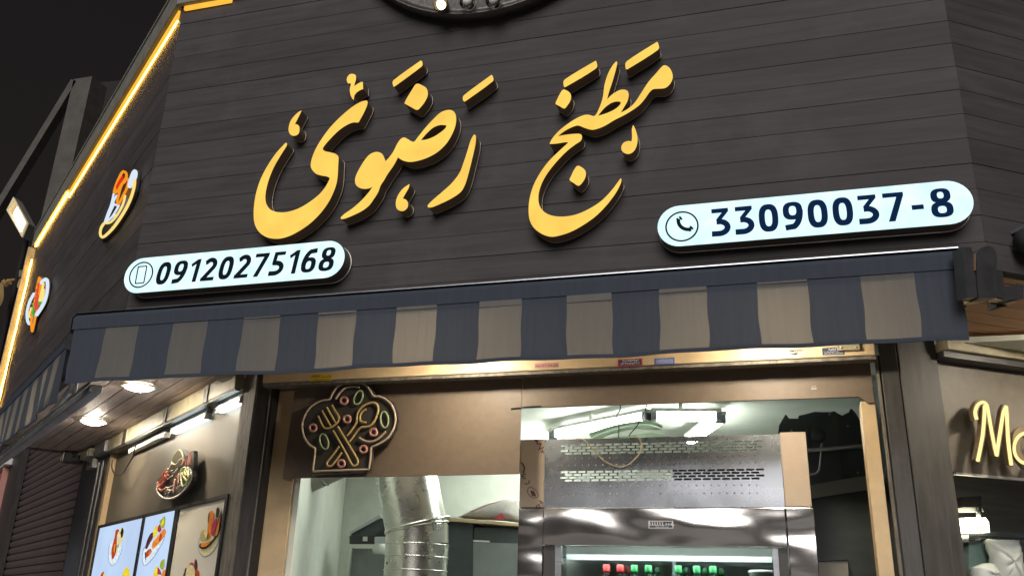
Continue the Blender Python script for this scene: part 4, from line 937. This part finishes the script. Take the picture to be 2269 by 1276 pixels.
sticker('torn black sticker on the cream beam below the right end of the awning', WF, OB_, 1748, 774, 1787, 787, S_k, S_w, [(.4, .3, .1, .8)], cut=lambda a0, a1, z0, z1: [(a0, z1), (a0+.005, (z0+z1)/2), (a0, z0+.008), (a0+(a1-a0)*.4, z0), (a0+(a1-a0)*.55, z0+.012), (a1-.01, z0+.01), (a1-.02, z0+.02), (a1, z1-.004)])
sticker('navy sticker with white print beside the screwed plate on the cream beam', WF, OB_, 1821, 770, 1872, 786, S_nb, S_w, [(.6, .28, .3, .9), (.35, .14, .1, .95), (.12, .14, .1, .95)])
sticker('pale yellow sticker with black print on the right beam above the glowing script', WRf, .0707, 2181, 748, 2221, 772, S_ly, S_k, [(.66, .24, .1, .82), (.48, .05, .1, .8), (.26, .12, .3, .95), (.08, .12, .4, .9)])
sticker('tiny white label on the brown band above the black machine', WF, -.0187, 1795, 853, 1812, 863, M_brown, S_w, [(.6, .25, .1, .7), (.1, .3, .05, .95)])

# ================================================================== drinks fridge in the opening
FY = 4.12
FG = Frame((0, FY, 0), (1, 0, 0), (0, -1, 0))
fg = thing('drinks_fridge', 'tall stainless drinks fridge with slotted top panel and glass door', 'fridge', (-.5, 4.5, .3))
x0, x1, xi0, xi1 = -1.168, .154, -1.046, .036; zT, zH, zBd = 2.394, 2.076, 1.908
# top panel with real slots
rowsA = [2.366, 2.353, 2.340, 2.327]; rowsB = [2.240, 2.227, 2.214, 2.201]; sh_, sw, sp = .0085, .034, .0425
V = []; F = []
def rect(u0, u1, v0, v1):
    b = len(V); V.extend([FG.P(u0, 0, v0), FG.P(u1, 0, v0), FG.P(u1, 0, v1), FG.P(u0, 0, v1)]); F.append((b, b+1, b+2, b+3))
cuts = sorted(rowsA + rowsB, reverse=True); zc2 = zT
for k, zr_ in enumerate(cuts):
    rect(xi0, xi1, zr_ + sh_/2, zc2); zc2 = zr_ - sh_/2
    u = -.968 + (sp/2 if k % 2 else 0); prev = xi0
    while u < -.075:
        rect(prev, u, zc2, zr_ + sh_/2); prev = u + sw; u += sp
    rect(prev, xi1, zc2, zr_ + sh_/2)
rect(xi0, xi1, zH, zc2)
mesh('slotted_panel', V, F, M_steelb, fg)
V = []; F = []
for zr_ in (2.303, 2.271, 2.173, 2.138):
    for k in range(28):
        c = FG.P(-.962 + k*.0328, 0, zr_); b = len(V); s = .0042
        V += [c + Vector((s, 0, 0)), c + Vector((0, 0, s)), c + Vector((-s, 0, 0)), c + Vector((0, 0, -s)), c + Vector((0, -.004, -.0005))]
        F += [(b, b+1, b+4), (b+1, b+2, b+4), (b+2, b+3, b+4), (b+3, b, b+4)]
rv = mesh('pressed_dimples', V, F, M_alu, fg); rv['kind'] = 'stuff'
def sbox(nm, a0, a1, o0, o1, z0, z1, m, bev=.0, par=None): return box(nm, FG, a0, a1, o0, o1, z0, z1, m, par or fg, bev)
sbox('side_column', x0, xi0 - .002, -.5, .003, .3, zH - .002, M_steel, .003)
sbox('side_column', xi1 + .002, x1, -.5, .003, .3, zH - .002, M_steel, .003)
cl_ = sbox('cardboard_cover', x0 + .002, xi0 - .002, -.35, .004, zH + .002, zT + .004, M_card, .002)
cr_ = sbox('cardboard_cover', xi1 + .002, x1 - .006, -.35, .006, zH + .002, zT + .008, M_card, .002)
hd = sbox('header_band', xi0, xi1, -.02, .014, zBd, zH - .003, M_steel, .004)
sbox('top_lip', xi0, xi1, -.02, -.003, zT - .006, zT + .002, M_alu)
sbox('compressor', -.45, xi1 - .03, -.5, -.06, zH, zH + .22, M_dgrey)
sbox('compressor_shelf', x0 + .01, x1 - .01, -.56, -.016, zH - .02, zH - .004, M_dgrey)
sbox('back_panel', x0, x1, -.60, -.565, .3, zH - .03, M_white)
sbox('inner_ceiling', xi0, xi1, -.56, -.025, zBd + .035, zBd + .055, M_white)
sbox('base', x0, x1, -.56, -.002, .3, .75, M_steel)
# door: dark frame, glass, inside light and shelf
for u0, u1 in ((xi0 + .002, xi0 + .052), (xi1 - .042, xi1 - .002)): sbox('door_frame', u0, u1, -.03, -.002, .75, zBd - .002, M_char)
for u0, u1 in ((xi0 + .053, xi0 + .083), (xi1 - .066, xi1 - .043)): sbox('door_gasket', u0, u1, -.028, -.010, .75, zBd - .003, M_alu)
sbox('glass', xi0 + .083, xi1 - .066, -.018, -.014, .76, zBd - .003, M_glass)
sbox('inner_lamp', xi0 + .09, xi1 - .07, -.10, -.06, zBd + .012, zBd + .030, glow('fridge_lamp', (.88, 1, .96), 55))
sf = sbox('shelf', xi0 + .06, xi1 - .06, -.55, -.12, 1.860, 1.866, M_glass)
sbox('shelf_edge', xi0 + .085, xi1 - .070, -.118, -.108, 1.851, 1.875, mat('white_shelf_edge', (.8, .84, .84), .3, var=.05), 0, sf)
sbox('shelf', xi0 + .06, xi1 - .06, -.55, -.12, 1.500, 1.506, M_white)
sbox('shelf_upright', -.515, -.495, -.54, -.50, .8, 1.90, M_alu)
# name plate and marks
pa0, pz1 = FG.px(1437, 1153, .015); pa1, pz0 = FG.px(1492, 1170, .015)
np_ = flat('name_plate', FG, [[(pa0, pz0), (pa1, pz0), (pa1, pz1), (pa0, pz1)]], .0145, M_edge, fg, .002)
flat('name_plate_field', FG, [[(pa0+.004, pz0+.003), (pa1-.004, pz0+.003), (pa1-.004, pz1-.003), (pa0+.004, pz1-.003)]], .0167, S_nb, np_, .0005)
rnd = random.Random(4); V = []; F = []
for row, (zz, H, u0, u1) in enumerate(((pz0 + .014, .015, .006, .108), (pz0 + .005, .005, .03, .09))):
    u = pa0 + u0
    while u < pa0 + u1:
        for sg in ([[(0, 0), (0, 1)], [(0, 0), (.6, 0)]] if rnd.random() < .5 else [[(0, .1), (.5, .1), (.5, .6)]]):
            L = ribbon([(u + p*H*.8, zz + q*H) for p, q in sg], H*.2); b = len(V); m = len(L)//2
            V += [FG.P(p, .0175, q) for p, q in L]
            for i in range(m-1): F.append((b+i, b+i+1, b+2*m-2-i, b+2*m-1-i))
        u += H*.75
mesh('name_plate_lettering', V, F, S_w, np_)
M_stamp = flatm('dark_stamp_ink', (.10, .05, .05))
zf6 = zoom(1130, 940, 1329/350)
def stamp(pts, closed=False, w=.005, n=4):
    p = [FG.px(x, y, .0045) for x, y in smoothloop(zf6(pts), n, closed)]
    if closed: p.append(p[0])
    flat('printed_mark', FG, [ribbon(p, w)], .0045, M_stamp, cl_, .0006)
stamp([(135,420),(122,412),(104,425),(106,445),(122,455),(134,448)]); stamp([(108,432),(126,434)])
stamp([(160,468),(160,490),(145,500),(125,494)])
stamp([(160,530),(148,555),(158,590),(195,615),(228,612),(238,590),(220,555),(185,530)], True, .003)
stamp([(180,555),(195,600)], w=.010); stamp([(195,560),(215,605)], w=.008)
stamp([(205,125),(225,145),(235,165),(262,160),(245,210),(285,190)], n=1, w=.006); stamp([(215,125),(240,140)], w=.005); stamp([(255,225),(270,235)], w=.006); stamp([(270,210),(285,240)], w=.006)
stamp([(95,320),(115,345),(122,375),(110,405)], w=.008)
stamp([(245,640),(262,650),(268,640)]); stamp([(255,660),(275,680),(262,665),(280,655)]); stamp([(220,685),(245,672),(255,695),(225,695)], True)
# bottles and a tub on the shelf
def bottle(x, y, zb_, cap, body, label):
    t = thing('bottle', label, 'bottle', (x, y, zb_), 'bottles in the drinks fridge')
    H = .315
    lathe('body', [(.028, 0), (.033, .01), (.033, .09), (.030, .11), (.033, .14), (.032, .20), (.016, .26), (.0125, .285), (.0125, .295)], (x, y, zb_), body, t, 16)
    lathe('cap', [(.0175, .292), (.018, .296), (.0175, .322), (.015, .325)], (x, y, zb_), cap, t, 16)
    return t
C_r, C_g = mat('red_cap', (.42, .03, .035), .4, var=.08), mat('green_cap', (.02, .20, .06), .4, var=.08)
L_c, L_s = mat('cola_bottle', (.05, .015, .01), .1, var=.1, trans=.5), mat('green_bottle', (.03, .25, .08), .1, var=.1, trans=.5)
names = {}
for i, (px_, py_, yy, cp) in enumerate(((1344, 1264, 4.24, 'r'), (1375, 1264, 4.24, 'r'), (1390, 1267, 4.34, 'r'), (1406, 1265, 4.24, 'g'), (1437, 1265, 4.24, 'g'), (1456, 1270, 4.36, 'g'), (1503, 1265, 4.24, 'g'), (1520, 1271, 4.36, 'g'), (1544, 1265, 4.24, 'g'), (1562, 1271, 4.36, 'g'), (1580, 1265, 4.24, 'g'), (1598, 1271, 4.36, 'g'))):
    fr_ = Frame((0, yy, 0), (1, 0, 0), (0, -1, 0)); a, zz = fr_.px(px_, py_)
    bottle(a, yy, 1.508, C_r if cp == 'r' else C_g, L_c if cp == 'r' else L_s, ('red' if cp == 'r' else 'green') + ' capped bottle in the fridge, %s of the visible caps from the left' % ['first','second','third','fourth','fifth','sixth','seventh','eighth','ninth','tenth','eleventh','twelfth'][i])
fr_ = Frame((0, 4.26, 0), (1, 0, 0), (0, -1, 0)); a, zz = fr_.px(1692, 1266)
tb_ = lathe('plastic_tub', [(.040, 0), (.046, .20), (.054, .30), (.058, .302), (.058, .312), (.050, .316)], (a - .01, 4.26, zz - .31), M_white, None, 24); tag(tb_, 'white plastic tub with a rim at the right end of the fridge shelf', 'tub')
# string hung over the fridge front
zs6 = zoom(1130, 940, 1329/350)
p = [FG.px(x, y, .012) for x, y in smoothloop(zs6([(560,120),(600,122),(640,145),(690,195),(740,255),(800,310),(870,345),(930,358),(990,340),(1050,290),(1090,240),(1105,180),(1095,130),(1070,108),(1040,105)]), 4, False)]
o = tube('string', [FG.P(a, .010, zz) for a, zz in p], .003, M_rope, None, 5); tag(o, 'tan string sagging over the slotted top of the fridge', 'string')

# ================================================================== what stands and hangs inside
# polygon of light bars below the ceiling
def bar(p, q, label):
    p, q = Vector(p), Vector(q); d = (q - p).normalized(); fr = Frame(p, d, Vector((d.y, -d.x, 0)))
    L = (q - p).length
    t = thing('light_bar', label, 'lamp', (p + q)/2, 'light bars under the inside ceiling')
    box('diffuser', fr, .03, L - .03, -.028, .028, 2.650, 2.690, M_tube, t, .006)
    for a in (0, L - .029): box('end_cap', fr, a, a + .029, -.030, .030, 2.648, 2.692, M_dalu, t)
    box('spine', fr, 0, L, -.034, .034, 2.6925, 2.712, M_white, t); box('hanger', fr, L*.4, L*.4 + .02, -.01, .01, 2.7125, 2.757, M_white, t)
bar((-1.303, 5.384, 2.67), (-.655, 4.935, 2.67), 'longest glowing light bar above the fridge under the ceiling')
bar((-.640, 4.935, 2.67), (-.262, 5.01, 2.67), 'short level glowing light bar above the fridge, right of the long one')
bar((-.268, 5.05, 2.67), (-.50, 5.70, 2.67), 'glowing light bar slanting back at the right over the fridge')
bar((-1.325, 5.42, 2.67), (-1.46, 6.0, 2.67), 'glowing light bar slanting back at the left over the fridge')
bar((-2.2, 5.9, 2.67), (-1.4, 6.2, 2.67), 'added light bar deep inside above the shelf with the sack, brightening the room')  # unseen bar, added to brighten the kitchen
bar((-2.30, 4.45, 2.67), (-1.55, 4.35, 2.67), 'added light bar hidden behind the brown board above the duct, brightening the room')  # second added bar, out of view, lifting the light near the duct
# bent white sheets lying on the fridge
F45 = Frame((0, 4.45, 0), (1, 0, 0), (0, -1, 0)); zt3 = zoom(1130, 860, 2269/650)
ws = thing('foam_sheets', 'stack of bent white foam sheets lying on top of the fridge', 'foam', (-.6, 4.5, 2.4))
for k, pts in enumerate(([(610,350),(700,312),(840,275),(1000,250),(1110,255),(1180,290),(1175,305),(1090,275),(980,275),(840,300),(720,335),(625,380)], [(630,380),(720,340),(840,305),(980,280),(1090,282),(1170,312),(1110,315),(980,305),(840,330),(740,360),(680,390)], [(720,390),(800,365),(960,345),(1080,335),(1170,345),(1200,362),(1180,372),(900,400)])):
    plate('sheet', F45, [ts(smoothloop(zt3(pts), 2), F45, 0)], -.012 - .02*k, .0 - .02*k, M_foam, ws)
for k, pts in enumerate(([(857,95),(850,170),(825,210),(840,260),(842,330),(838,385)], [(1062,90),(1052,150),(1010,240),(975,300),(930,350),(920,370)])):
    p = [F45.px(x, y) for x, y in smoothloop(zt3(pts), 4, False)]
    p[0] = (p[0][0], 2.76)
    o = tube('cable', [F45.P(a, 0, zz) for a, zz in p], .0028, M_wire, None, 5); tag(o, ('left' if k == 0 else 'right') + ' one of two thin cables hanging from the ceiling to the fridge top', 'cable')
# air duct with elbow
du = thing('air_duct', 'large galvanised air duct with a bent joint behind the serving opening', 'duct', (-1.95, 4.8, .3))
RD = .178; B = Vector((-1.947, 4.8, 0)); J = Vector((-1.953, 4.795, 2.035)); TP = Vector((-2.12, 4.70, 2.74))
def pipe(nm, p, q, r, par, m=None):
    p, q = Vector(p), Vector(q); return lathe(nm, [(r, 0), (r, (q-p).length)], p, m or M_galv, par, 40, q - p, caps=False)
pipe('lower_pipe', B + Vector((0, 0, .3)), B + Vector((0, 0, 1.90)), RD - .003, du)
pipe('pipe_ring', B + Vector((0, 0, 1.885)), B + Vector((0, 0, 1.955)), RD, du)
pipe('elbow_piece', B + Vector((0, 0, 1.955)), J + Vector((0, 0, .02)), RD - .002, du)
pipe('upper_pipe', J - (TP-J).normalized()*.02, TP, RD - .004, du)
def hoop(c, n, r, w, par):
    n = Vector(n).normalized(); u = n.orthogonal().normalized(); v = n.cross(u); c = Vector(c)
    return tube('bead', [c + (u*math.cos(2*math.pi*i/40) + v*math.sin(2*math.pi*i/40))*r for i in range(40)], w, M_galv, par, 6, True)
for zz in (1.815, 1.887, 1.953): hoop(B + Vector((0, 0, zz)), (0, 0, 1), RD - .001, .0038, du)
hoop(J + Vector((0, 0, .03)), (-.24, -.14, 1), RD + .002, .008, du); hoop(J + Vector((0, 0, .012)), (-.2, -.1, 1), RD + .001, .005, du)
lathe('rivet', [(.006, 0), (.004, .004)], B + Vector((-.10, -.17, 1.845)), M_black, du, 8, (-.5, -.86, 0))
# second, pale duct running along the ceiling
d2 = thing('pale_duct', 'pale round duct running along the ceiling at the left of the opening', 'duct', (-2.6, 5.4, 2.4))
F52 = Frame((0, 4.5, 0), (1, 0, 0), (0, -1, 0))
e0 = F52.px(655, 1050); e1 = F52.px(810, 985)
P0 = Vector((e0[0], 4.5, e0[1])); P1 = Vector((e1[0] + .1, 4.62, e1[1] + .10))
M_pduct = mat('pale_duct_paint', (.48, .49, .44), .5, var=.15, scale=9, bump=.08, spots=(12, (.25, .25, .22), .4, .6))
lathe('pipe', [(.130, -.3), (.130, (P1-P0).length)], P0, M_pduct, d2, 36, P1 - P0, caps=False)
for k in (.0, .20, .24): hoop(P0 + (P1-P0)*k, P1 - P0, .132, .004, d2)
# range hood, electrics and shelf unit behind the duct
F56 = Frame((0, 5.6, 0), (1, 0, 0), (0, -1, 0)); zi = zoom(620, 1040, 2269/560)
rh = thing('range_hood', 'grey sloping range hood behind the big duct', 'hood', (-2.3, 5.7, 2.0))
plate('canopy', F56, [ts(zi([(640,580),(905,440),(960,440),(960,600),(640,590)]), F56, 0)], -.5, 0, M_dgrey, rh)
plate('canopy_edge', F56, [ts(zi([(622,560),(900,400),(905,430),(635,580)]), F56, .02)], .001, .02, M_alu, rh)
bx2 = plate('control_box', F56, [ts(zi([(625,592),(850,592),(850,665),(625,665)]), F56, .03)], .001, .03, M_char, rh)
plate('control_face', F56, [ts(zi([(745,600),(785,600),(785,640),(745,640)]), F56, .035)], .031, .035, M_white, rh)
plate('side_bracket', F56, [ts(zi([(850,600),(945,600),(945,700),(870,700),(850,690)]), F56, .03)], .001, .028, M_alu, rh)
tube('pipe_stub', [F56.P(*[F56.px(*zi([(850, 712)])[0], .05)[i] if i != 1 else 0 for i in (0,)], .05, F56.px(*zi([(850, 712)])[0], .05)[1]), F56.P(F56.px(*zi([(950, 712)])[0], .05)[0], .05, F56.px(*zi([(950, 712)])[0], .05)[1])], .035, M_white, rh, 10)
gd = plate('glass_guard', F56, [ts(zi([(640,705),(930,705),(930,960),(610,960)]), F56, .0)], -.02, -.012, M_grey, rh)
plate('guard_edge', F56, [ts(zi([(632,700),(646,700),(618,960),(604,960)]), F56, .01)], -.011, .01, M_white, rh)
su = thing('shelf_unit', 'grey shelf unit with cupboards right of the duct', 'shelf', (-1.4, 5.8, .3))
plate('shelf_board', F56, [ts(zi([(1400,420),(1510,428),(2143,480),(2170,482),(2170,508),(2130,505),(1400,450)]), F56, .05)], -.5, .05, M_cream, su)
plate('cupboard_side', F56, [ts(zi([(1400,452),(1733,478),(1730,1100),(1400,1100)]), F56, 0)], -.5, -.001, M_dgrey, su)
plate('upper_door', F56, [ts(zi([(1735,510),(2180,530),(2180,655),(1733,650)]), F56, 0)], -.5, -.02, M_dgrey, su)
plate('lower_door', F56, [ts(zi([(1733,652),(2180,660),(2180,1100),(1733,1100)]), F56, 0)], -.5, -.005, M_grey, su)
plate('white_gap_strip', F56, [ts(zi([(1733,628),(1880,636),(1880,650),(1733,645)]), F56, .0)], -.018, -.004, M_white, su)  # plain white strip between the two doors
sk = thing('flour_sack', 'white plastic sack with red print lying on the shelf', 'sack', (-1.5, 5.7, 2.1))
M_sack = mat('woven_white_sack', (.62, .58, .55), .6, var=.12, scale=60, bump=.3)
P = ts(smoothloop(zi([(1590,425),(1720,370),(1850,310),(1960,280),(2010,255),(2060,245),(2140,252),(2200,280),(2210,480),(2000,450),(1800,440)]), 3), F56, .0)
n = len(P); cxx = sum(a for a, q in P)/n; czz = sum(q for a, q in P)/n
V = []; F = []; lay = [(.0, .0), (.45, .06), (.8, .11), (1.0, .16), (.85, .24), (.4, .30)]
for s, o in [(.35, .06), (.75, .045), (.95, .01), (1.0, -.05), (.95, -.12), (.6, -.18)]:
    for a, q in P: V.append(F56.P(cxx+(a-cxx)*s, o, czz+(q-czz)*s - .0))
for k in range(5):
    for i in range(n): F.append((k*n+i, k*n+(i+1) % n, (k+1)*n+(i+1) % n, (k+1)*n+i))
F += [tuple(range(n)), tuple(range(6*n-1, 5*n-1, -1))]
mesh('sack_body', V, F, M_sack, sk, True)
plate('red_print', F56, [ts(zi([(1900,438),(1985,390),(2025,430),(2010,450)]), F56, .075)], .062, .066, mat('red_sack_print', (.45, .05, .08), .6, var=.3, scale=50), sk)
plate('pink_seam', F56, [ts(zi([(1700,375),(1850,312),(1975,280),(1960,305),(1850,345),(1740,380)]), F56, .05)], .047, .052, mat('pink_seam', (.40, .22, .24), .6, var=.2), sk)
# black machine at the right of the fridge
F47 = Frame((0, 4.72, 0), (1, 0, 0), (0, -1, 0)); zx = zoom(1680, 880, 1096/340)
bk = thing('black_machine', 'black machine housing with pointed flaps beside the fridge', 'machine', (.3, 4.8, 1.6))
M_mach = mat('black_machine_paint', (.06, .08, .10), .4, var=.2, scale=6)
M_mach2 = mat('dark_machine_paint', (.075, .09, .095), .45, var=.2, scale=6)
plate('housing', F47, [ts(zx([(140,275),(150,200),(175,155),(195,122),(205,130),(220,150),(285,152),(290,130),(330,122),(400,103),(520,105),(545,98),(560,110),(600,130),(650,105),(655,85),(668,82),(700,115),(740,190),(765,262),(778,440),(798,560),(385,640),(140,640)]), F47, 0)], -.25, 0, M_mach, bk)
plate('side_knob', F47, [ts(smoothloop(zx([(740,252),(800,252),(815,280),(800,305),(740,310)]), 2), F47, 0)], -.08, -.001, M_mach, bk)
plate('motor_box', F47, [ts(zx([(345,215),(380,190),(530,185),(570,260),(565,345),(360,362)]), F47, .03)], .001, .03, M_mach2, bk)
plate('motor_side', F47, [ts(zx([(345,215),(378,192),(385,355),(360,362)]), F47, .034)], .0305, .034, M_dgrey, bk)
a, zz = F47.px(*zx([(430, 270)])[0], .03); lathe('dial', [(.036, 0), (.034, .008)], F47.P(a, .031, zz), M_mach, bk, 20, (0, -1, 0))
plate('rib', F47, [ts(zx([(525,110),(565,110),(575,390),(605,580),(580,580),(555,400)]), F47, .02)], .001, .012, M_mach2, bk)
for pts, r_ in (([(355,378),(480,371),(620,358),(740,349),(790,360),(830,385),(870,420)], .011), ([(455,325),(450,400),(440,500),(432,525),(410,545),(370,552)], .006), ([(790,415),(830,428),(870,440)], .007)):
    p = [F47.px(x, y, .06) for x, y in smoothloop(zx(pts), 4, False)]; tube('chrome_bar', [F47.P(a, .06, q) for a, q in p], r_, M_alu, bk, 8)
for x, y in ((640, 205), (713, 537), (237, 238), (510, 120)):
    a, zz = F47.px(*zx([(x, y)])[0], .0); lathe('screw', [(.006, 0), (.004, .004)], F47.P(a, .001, zz), M_alu, bk, 8, (0, -1, 0))
F46 = Frame((0, 4.60, 0), (1, 0, 0), (0, -1, 0))
cbn = thing('slate_cabinet', 'dark slate cabinet with a grey top strip under the black machine', 'cabinet', (.3, 4.7, .3))
plate('top_strip', F46, [ts(zx([(300,640),(600,585),(900,540),(900,640),(600,685),(300,735)]), F46, .02)], -.3, .02, M_grey, cbn)
plate('front_panel', F46, [ts(zx([(300,737),(600,687),(1000,620),(1000,1500),(300,1500)]), F46, 0)], -.3, 0, M_dgrey, cbn)
cbx = thing('carton', 'pale grey carton standing low beside the fridge', 'box', (.2, 4.5, 1.5))
plate('front_face', F46, [ts(zx([(430,1172),(640,1160),(655,1500),(425,1500)]), F46, .06)], .012, .06, mat('grey_carton', (.36, .35, .31), .7, var=.08), cbx)
plate('dark_flap', F46, [ts(zx([(425,1160),(640,1145),(645,1158),(430,1170)]), F46, .06)], .012, .075, M_dgrey, cbx)  # dark slate strip along the carton's top edge

# ================================================================== right serving window
FRI = Frame(WRf.P(0, -.55, 0), dR, nR)
st_ = box('steel_backdrop', WRf, .5, 2.4, -.60, -.56, .3, 2.70, mat('brushed_steel_wall', (.36, .37, .36), .38, .85, var=.18, scale=9, stretch=(.3, .3, 6), bump=.03)); tag(st_, 'brushed steel wall panel behind the right serving window', 'panel')
zy = zoom(2060, 1000, 966/209)
FRb = Frame(WRf.P(0, -.35, 0), dR, nR)
hl = thing('heat_lamp', 'lit sparkling lamp under a black hood in the right serving window', 'lamp', WRf.P(.4, -.35, 2.0))
plate('hood', FRb, [ts(zy([(335,465),(530,455),(528,570),(350,568)]), FRb, 0)], -.10, 0, M_char, hl)
plate('bracket', FRb, [ts(zy([(350,572),(530,572),(560,612),(360,615)]), FRb, -.02)], -.06, -.02, M_white, hl)
tube('stem', [FRb.P(*(lambda q: (q[0], -.01, q[1]))(FRb.px(*zy([(502, 560)])[0], -.01))), FRb.P(*(lambda q: (q[0], -.01, q[1]))(FRb.px(*zy([(505, 690)])[0], -.01)))], .012, M_alu, hl, 8)
M_spark = glow('sparkling_bulb_box', (1, .92, .62), 9, .8, 60)
plate('lamp_box', FRb, [ts(zy([(365,676),(570,676),(605,720),(615,825),(385,828)]), FRb, .03)], -.08, .03, M_spark, hl)
plate('lamp_grid', FRb, [ribbon([FRb.px(x, y, .032) for x, y in zy([(385,780),(520,776),(600,772)])], .004)], .031, .034, M_yel, hl)
plate('lamp_grid', FRb, [ribbon([FRb.px(x, y, .032) for x, y in zy([(480,780),(525,828)])], .004)], .031, .034, M_yel, hl)
rsf = thing('counter_shelf', 'dark shelf with a pale edge under the lamp in the right window', 'shelf', WRf.P(.5, -.4, 1.9))
plate('board', FRb, [ts(zy([(390,830),(640,818),(1100,845),(1100,890),(640,868),(390,845)]), FRb, 0)], -.18, -.001, M_dgrey, rsf)
plate('edge', FRb, [ts(zy([(400,850),(640,870),(1100,895),(1100,912),(600,885),(400,925)]), FRb, .004)], -.10, .004, M_steelb, rsf)
plate('glass_front', FRb, [ts(zy([(400,920),(620,900),(620,1500),(400,1500)]), FRb, -.03)], -.06, -.03, mat('green_grey_glass', (.16, .24, .22), .2, var=.2), rsf)
def bag(pts, fr, o, label):
    P = ts(smoothloop(zy(pts), 3), fr, o); n = len(P); ca = sum(a for a, q in P)/n; cz = sum(q for a, q in P)/n; rnd = random.Random(label); V = []; F = []
    rings_ = [(.0, .05), (.3, .055), (.6, .04), (.85, .022), (1.0, .0), (.9, -.03)]
    for s, oo_ in rings_:
        for a, q in P: V.append(fr.P(ca+(a-ca)*max(s, .02), o + oo_ + rnd.uniform(-.010, .010), cz+(q-cz)*max(s, .02)))
    for k in range(len(rings_)-1):
        for i in range(n): F.append((k*n+i, k*n+(i+1) % n, (k+1)*n+(i+1) % n, (k+1)*n+i))
    F.append(tuple(range((len(rings_)-1)*n, len(rings_)*n)))
    b = mesh('plastic_bag', V, F, M_bag, None, True); tag(b, label, 'bag', 'plastic bags in the right window'); return b
bag([(590,890),(700,900),(910,905),(930,1050),(955,1276),(960,1450),(690,1450),(670,1276),(640,1120),(615,970)], FRb, .03, 'tall milky plastic bag with a pointed corner in the right window')
bag([(440,1200),(500,1160),(580,1140),(650,1150),(690,1276),(700,1450),(450,1450)], FRb, .06, 'low rounded milky plastic bag at the bottom of the right window')
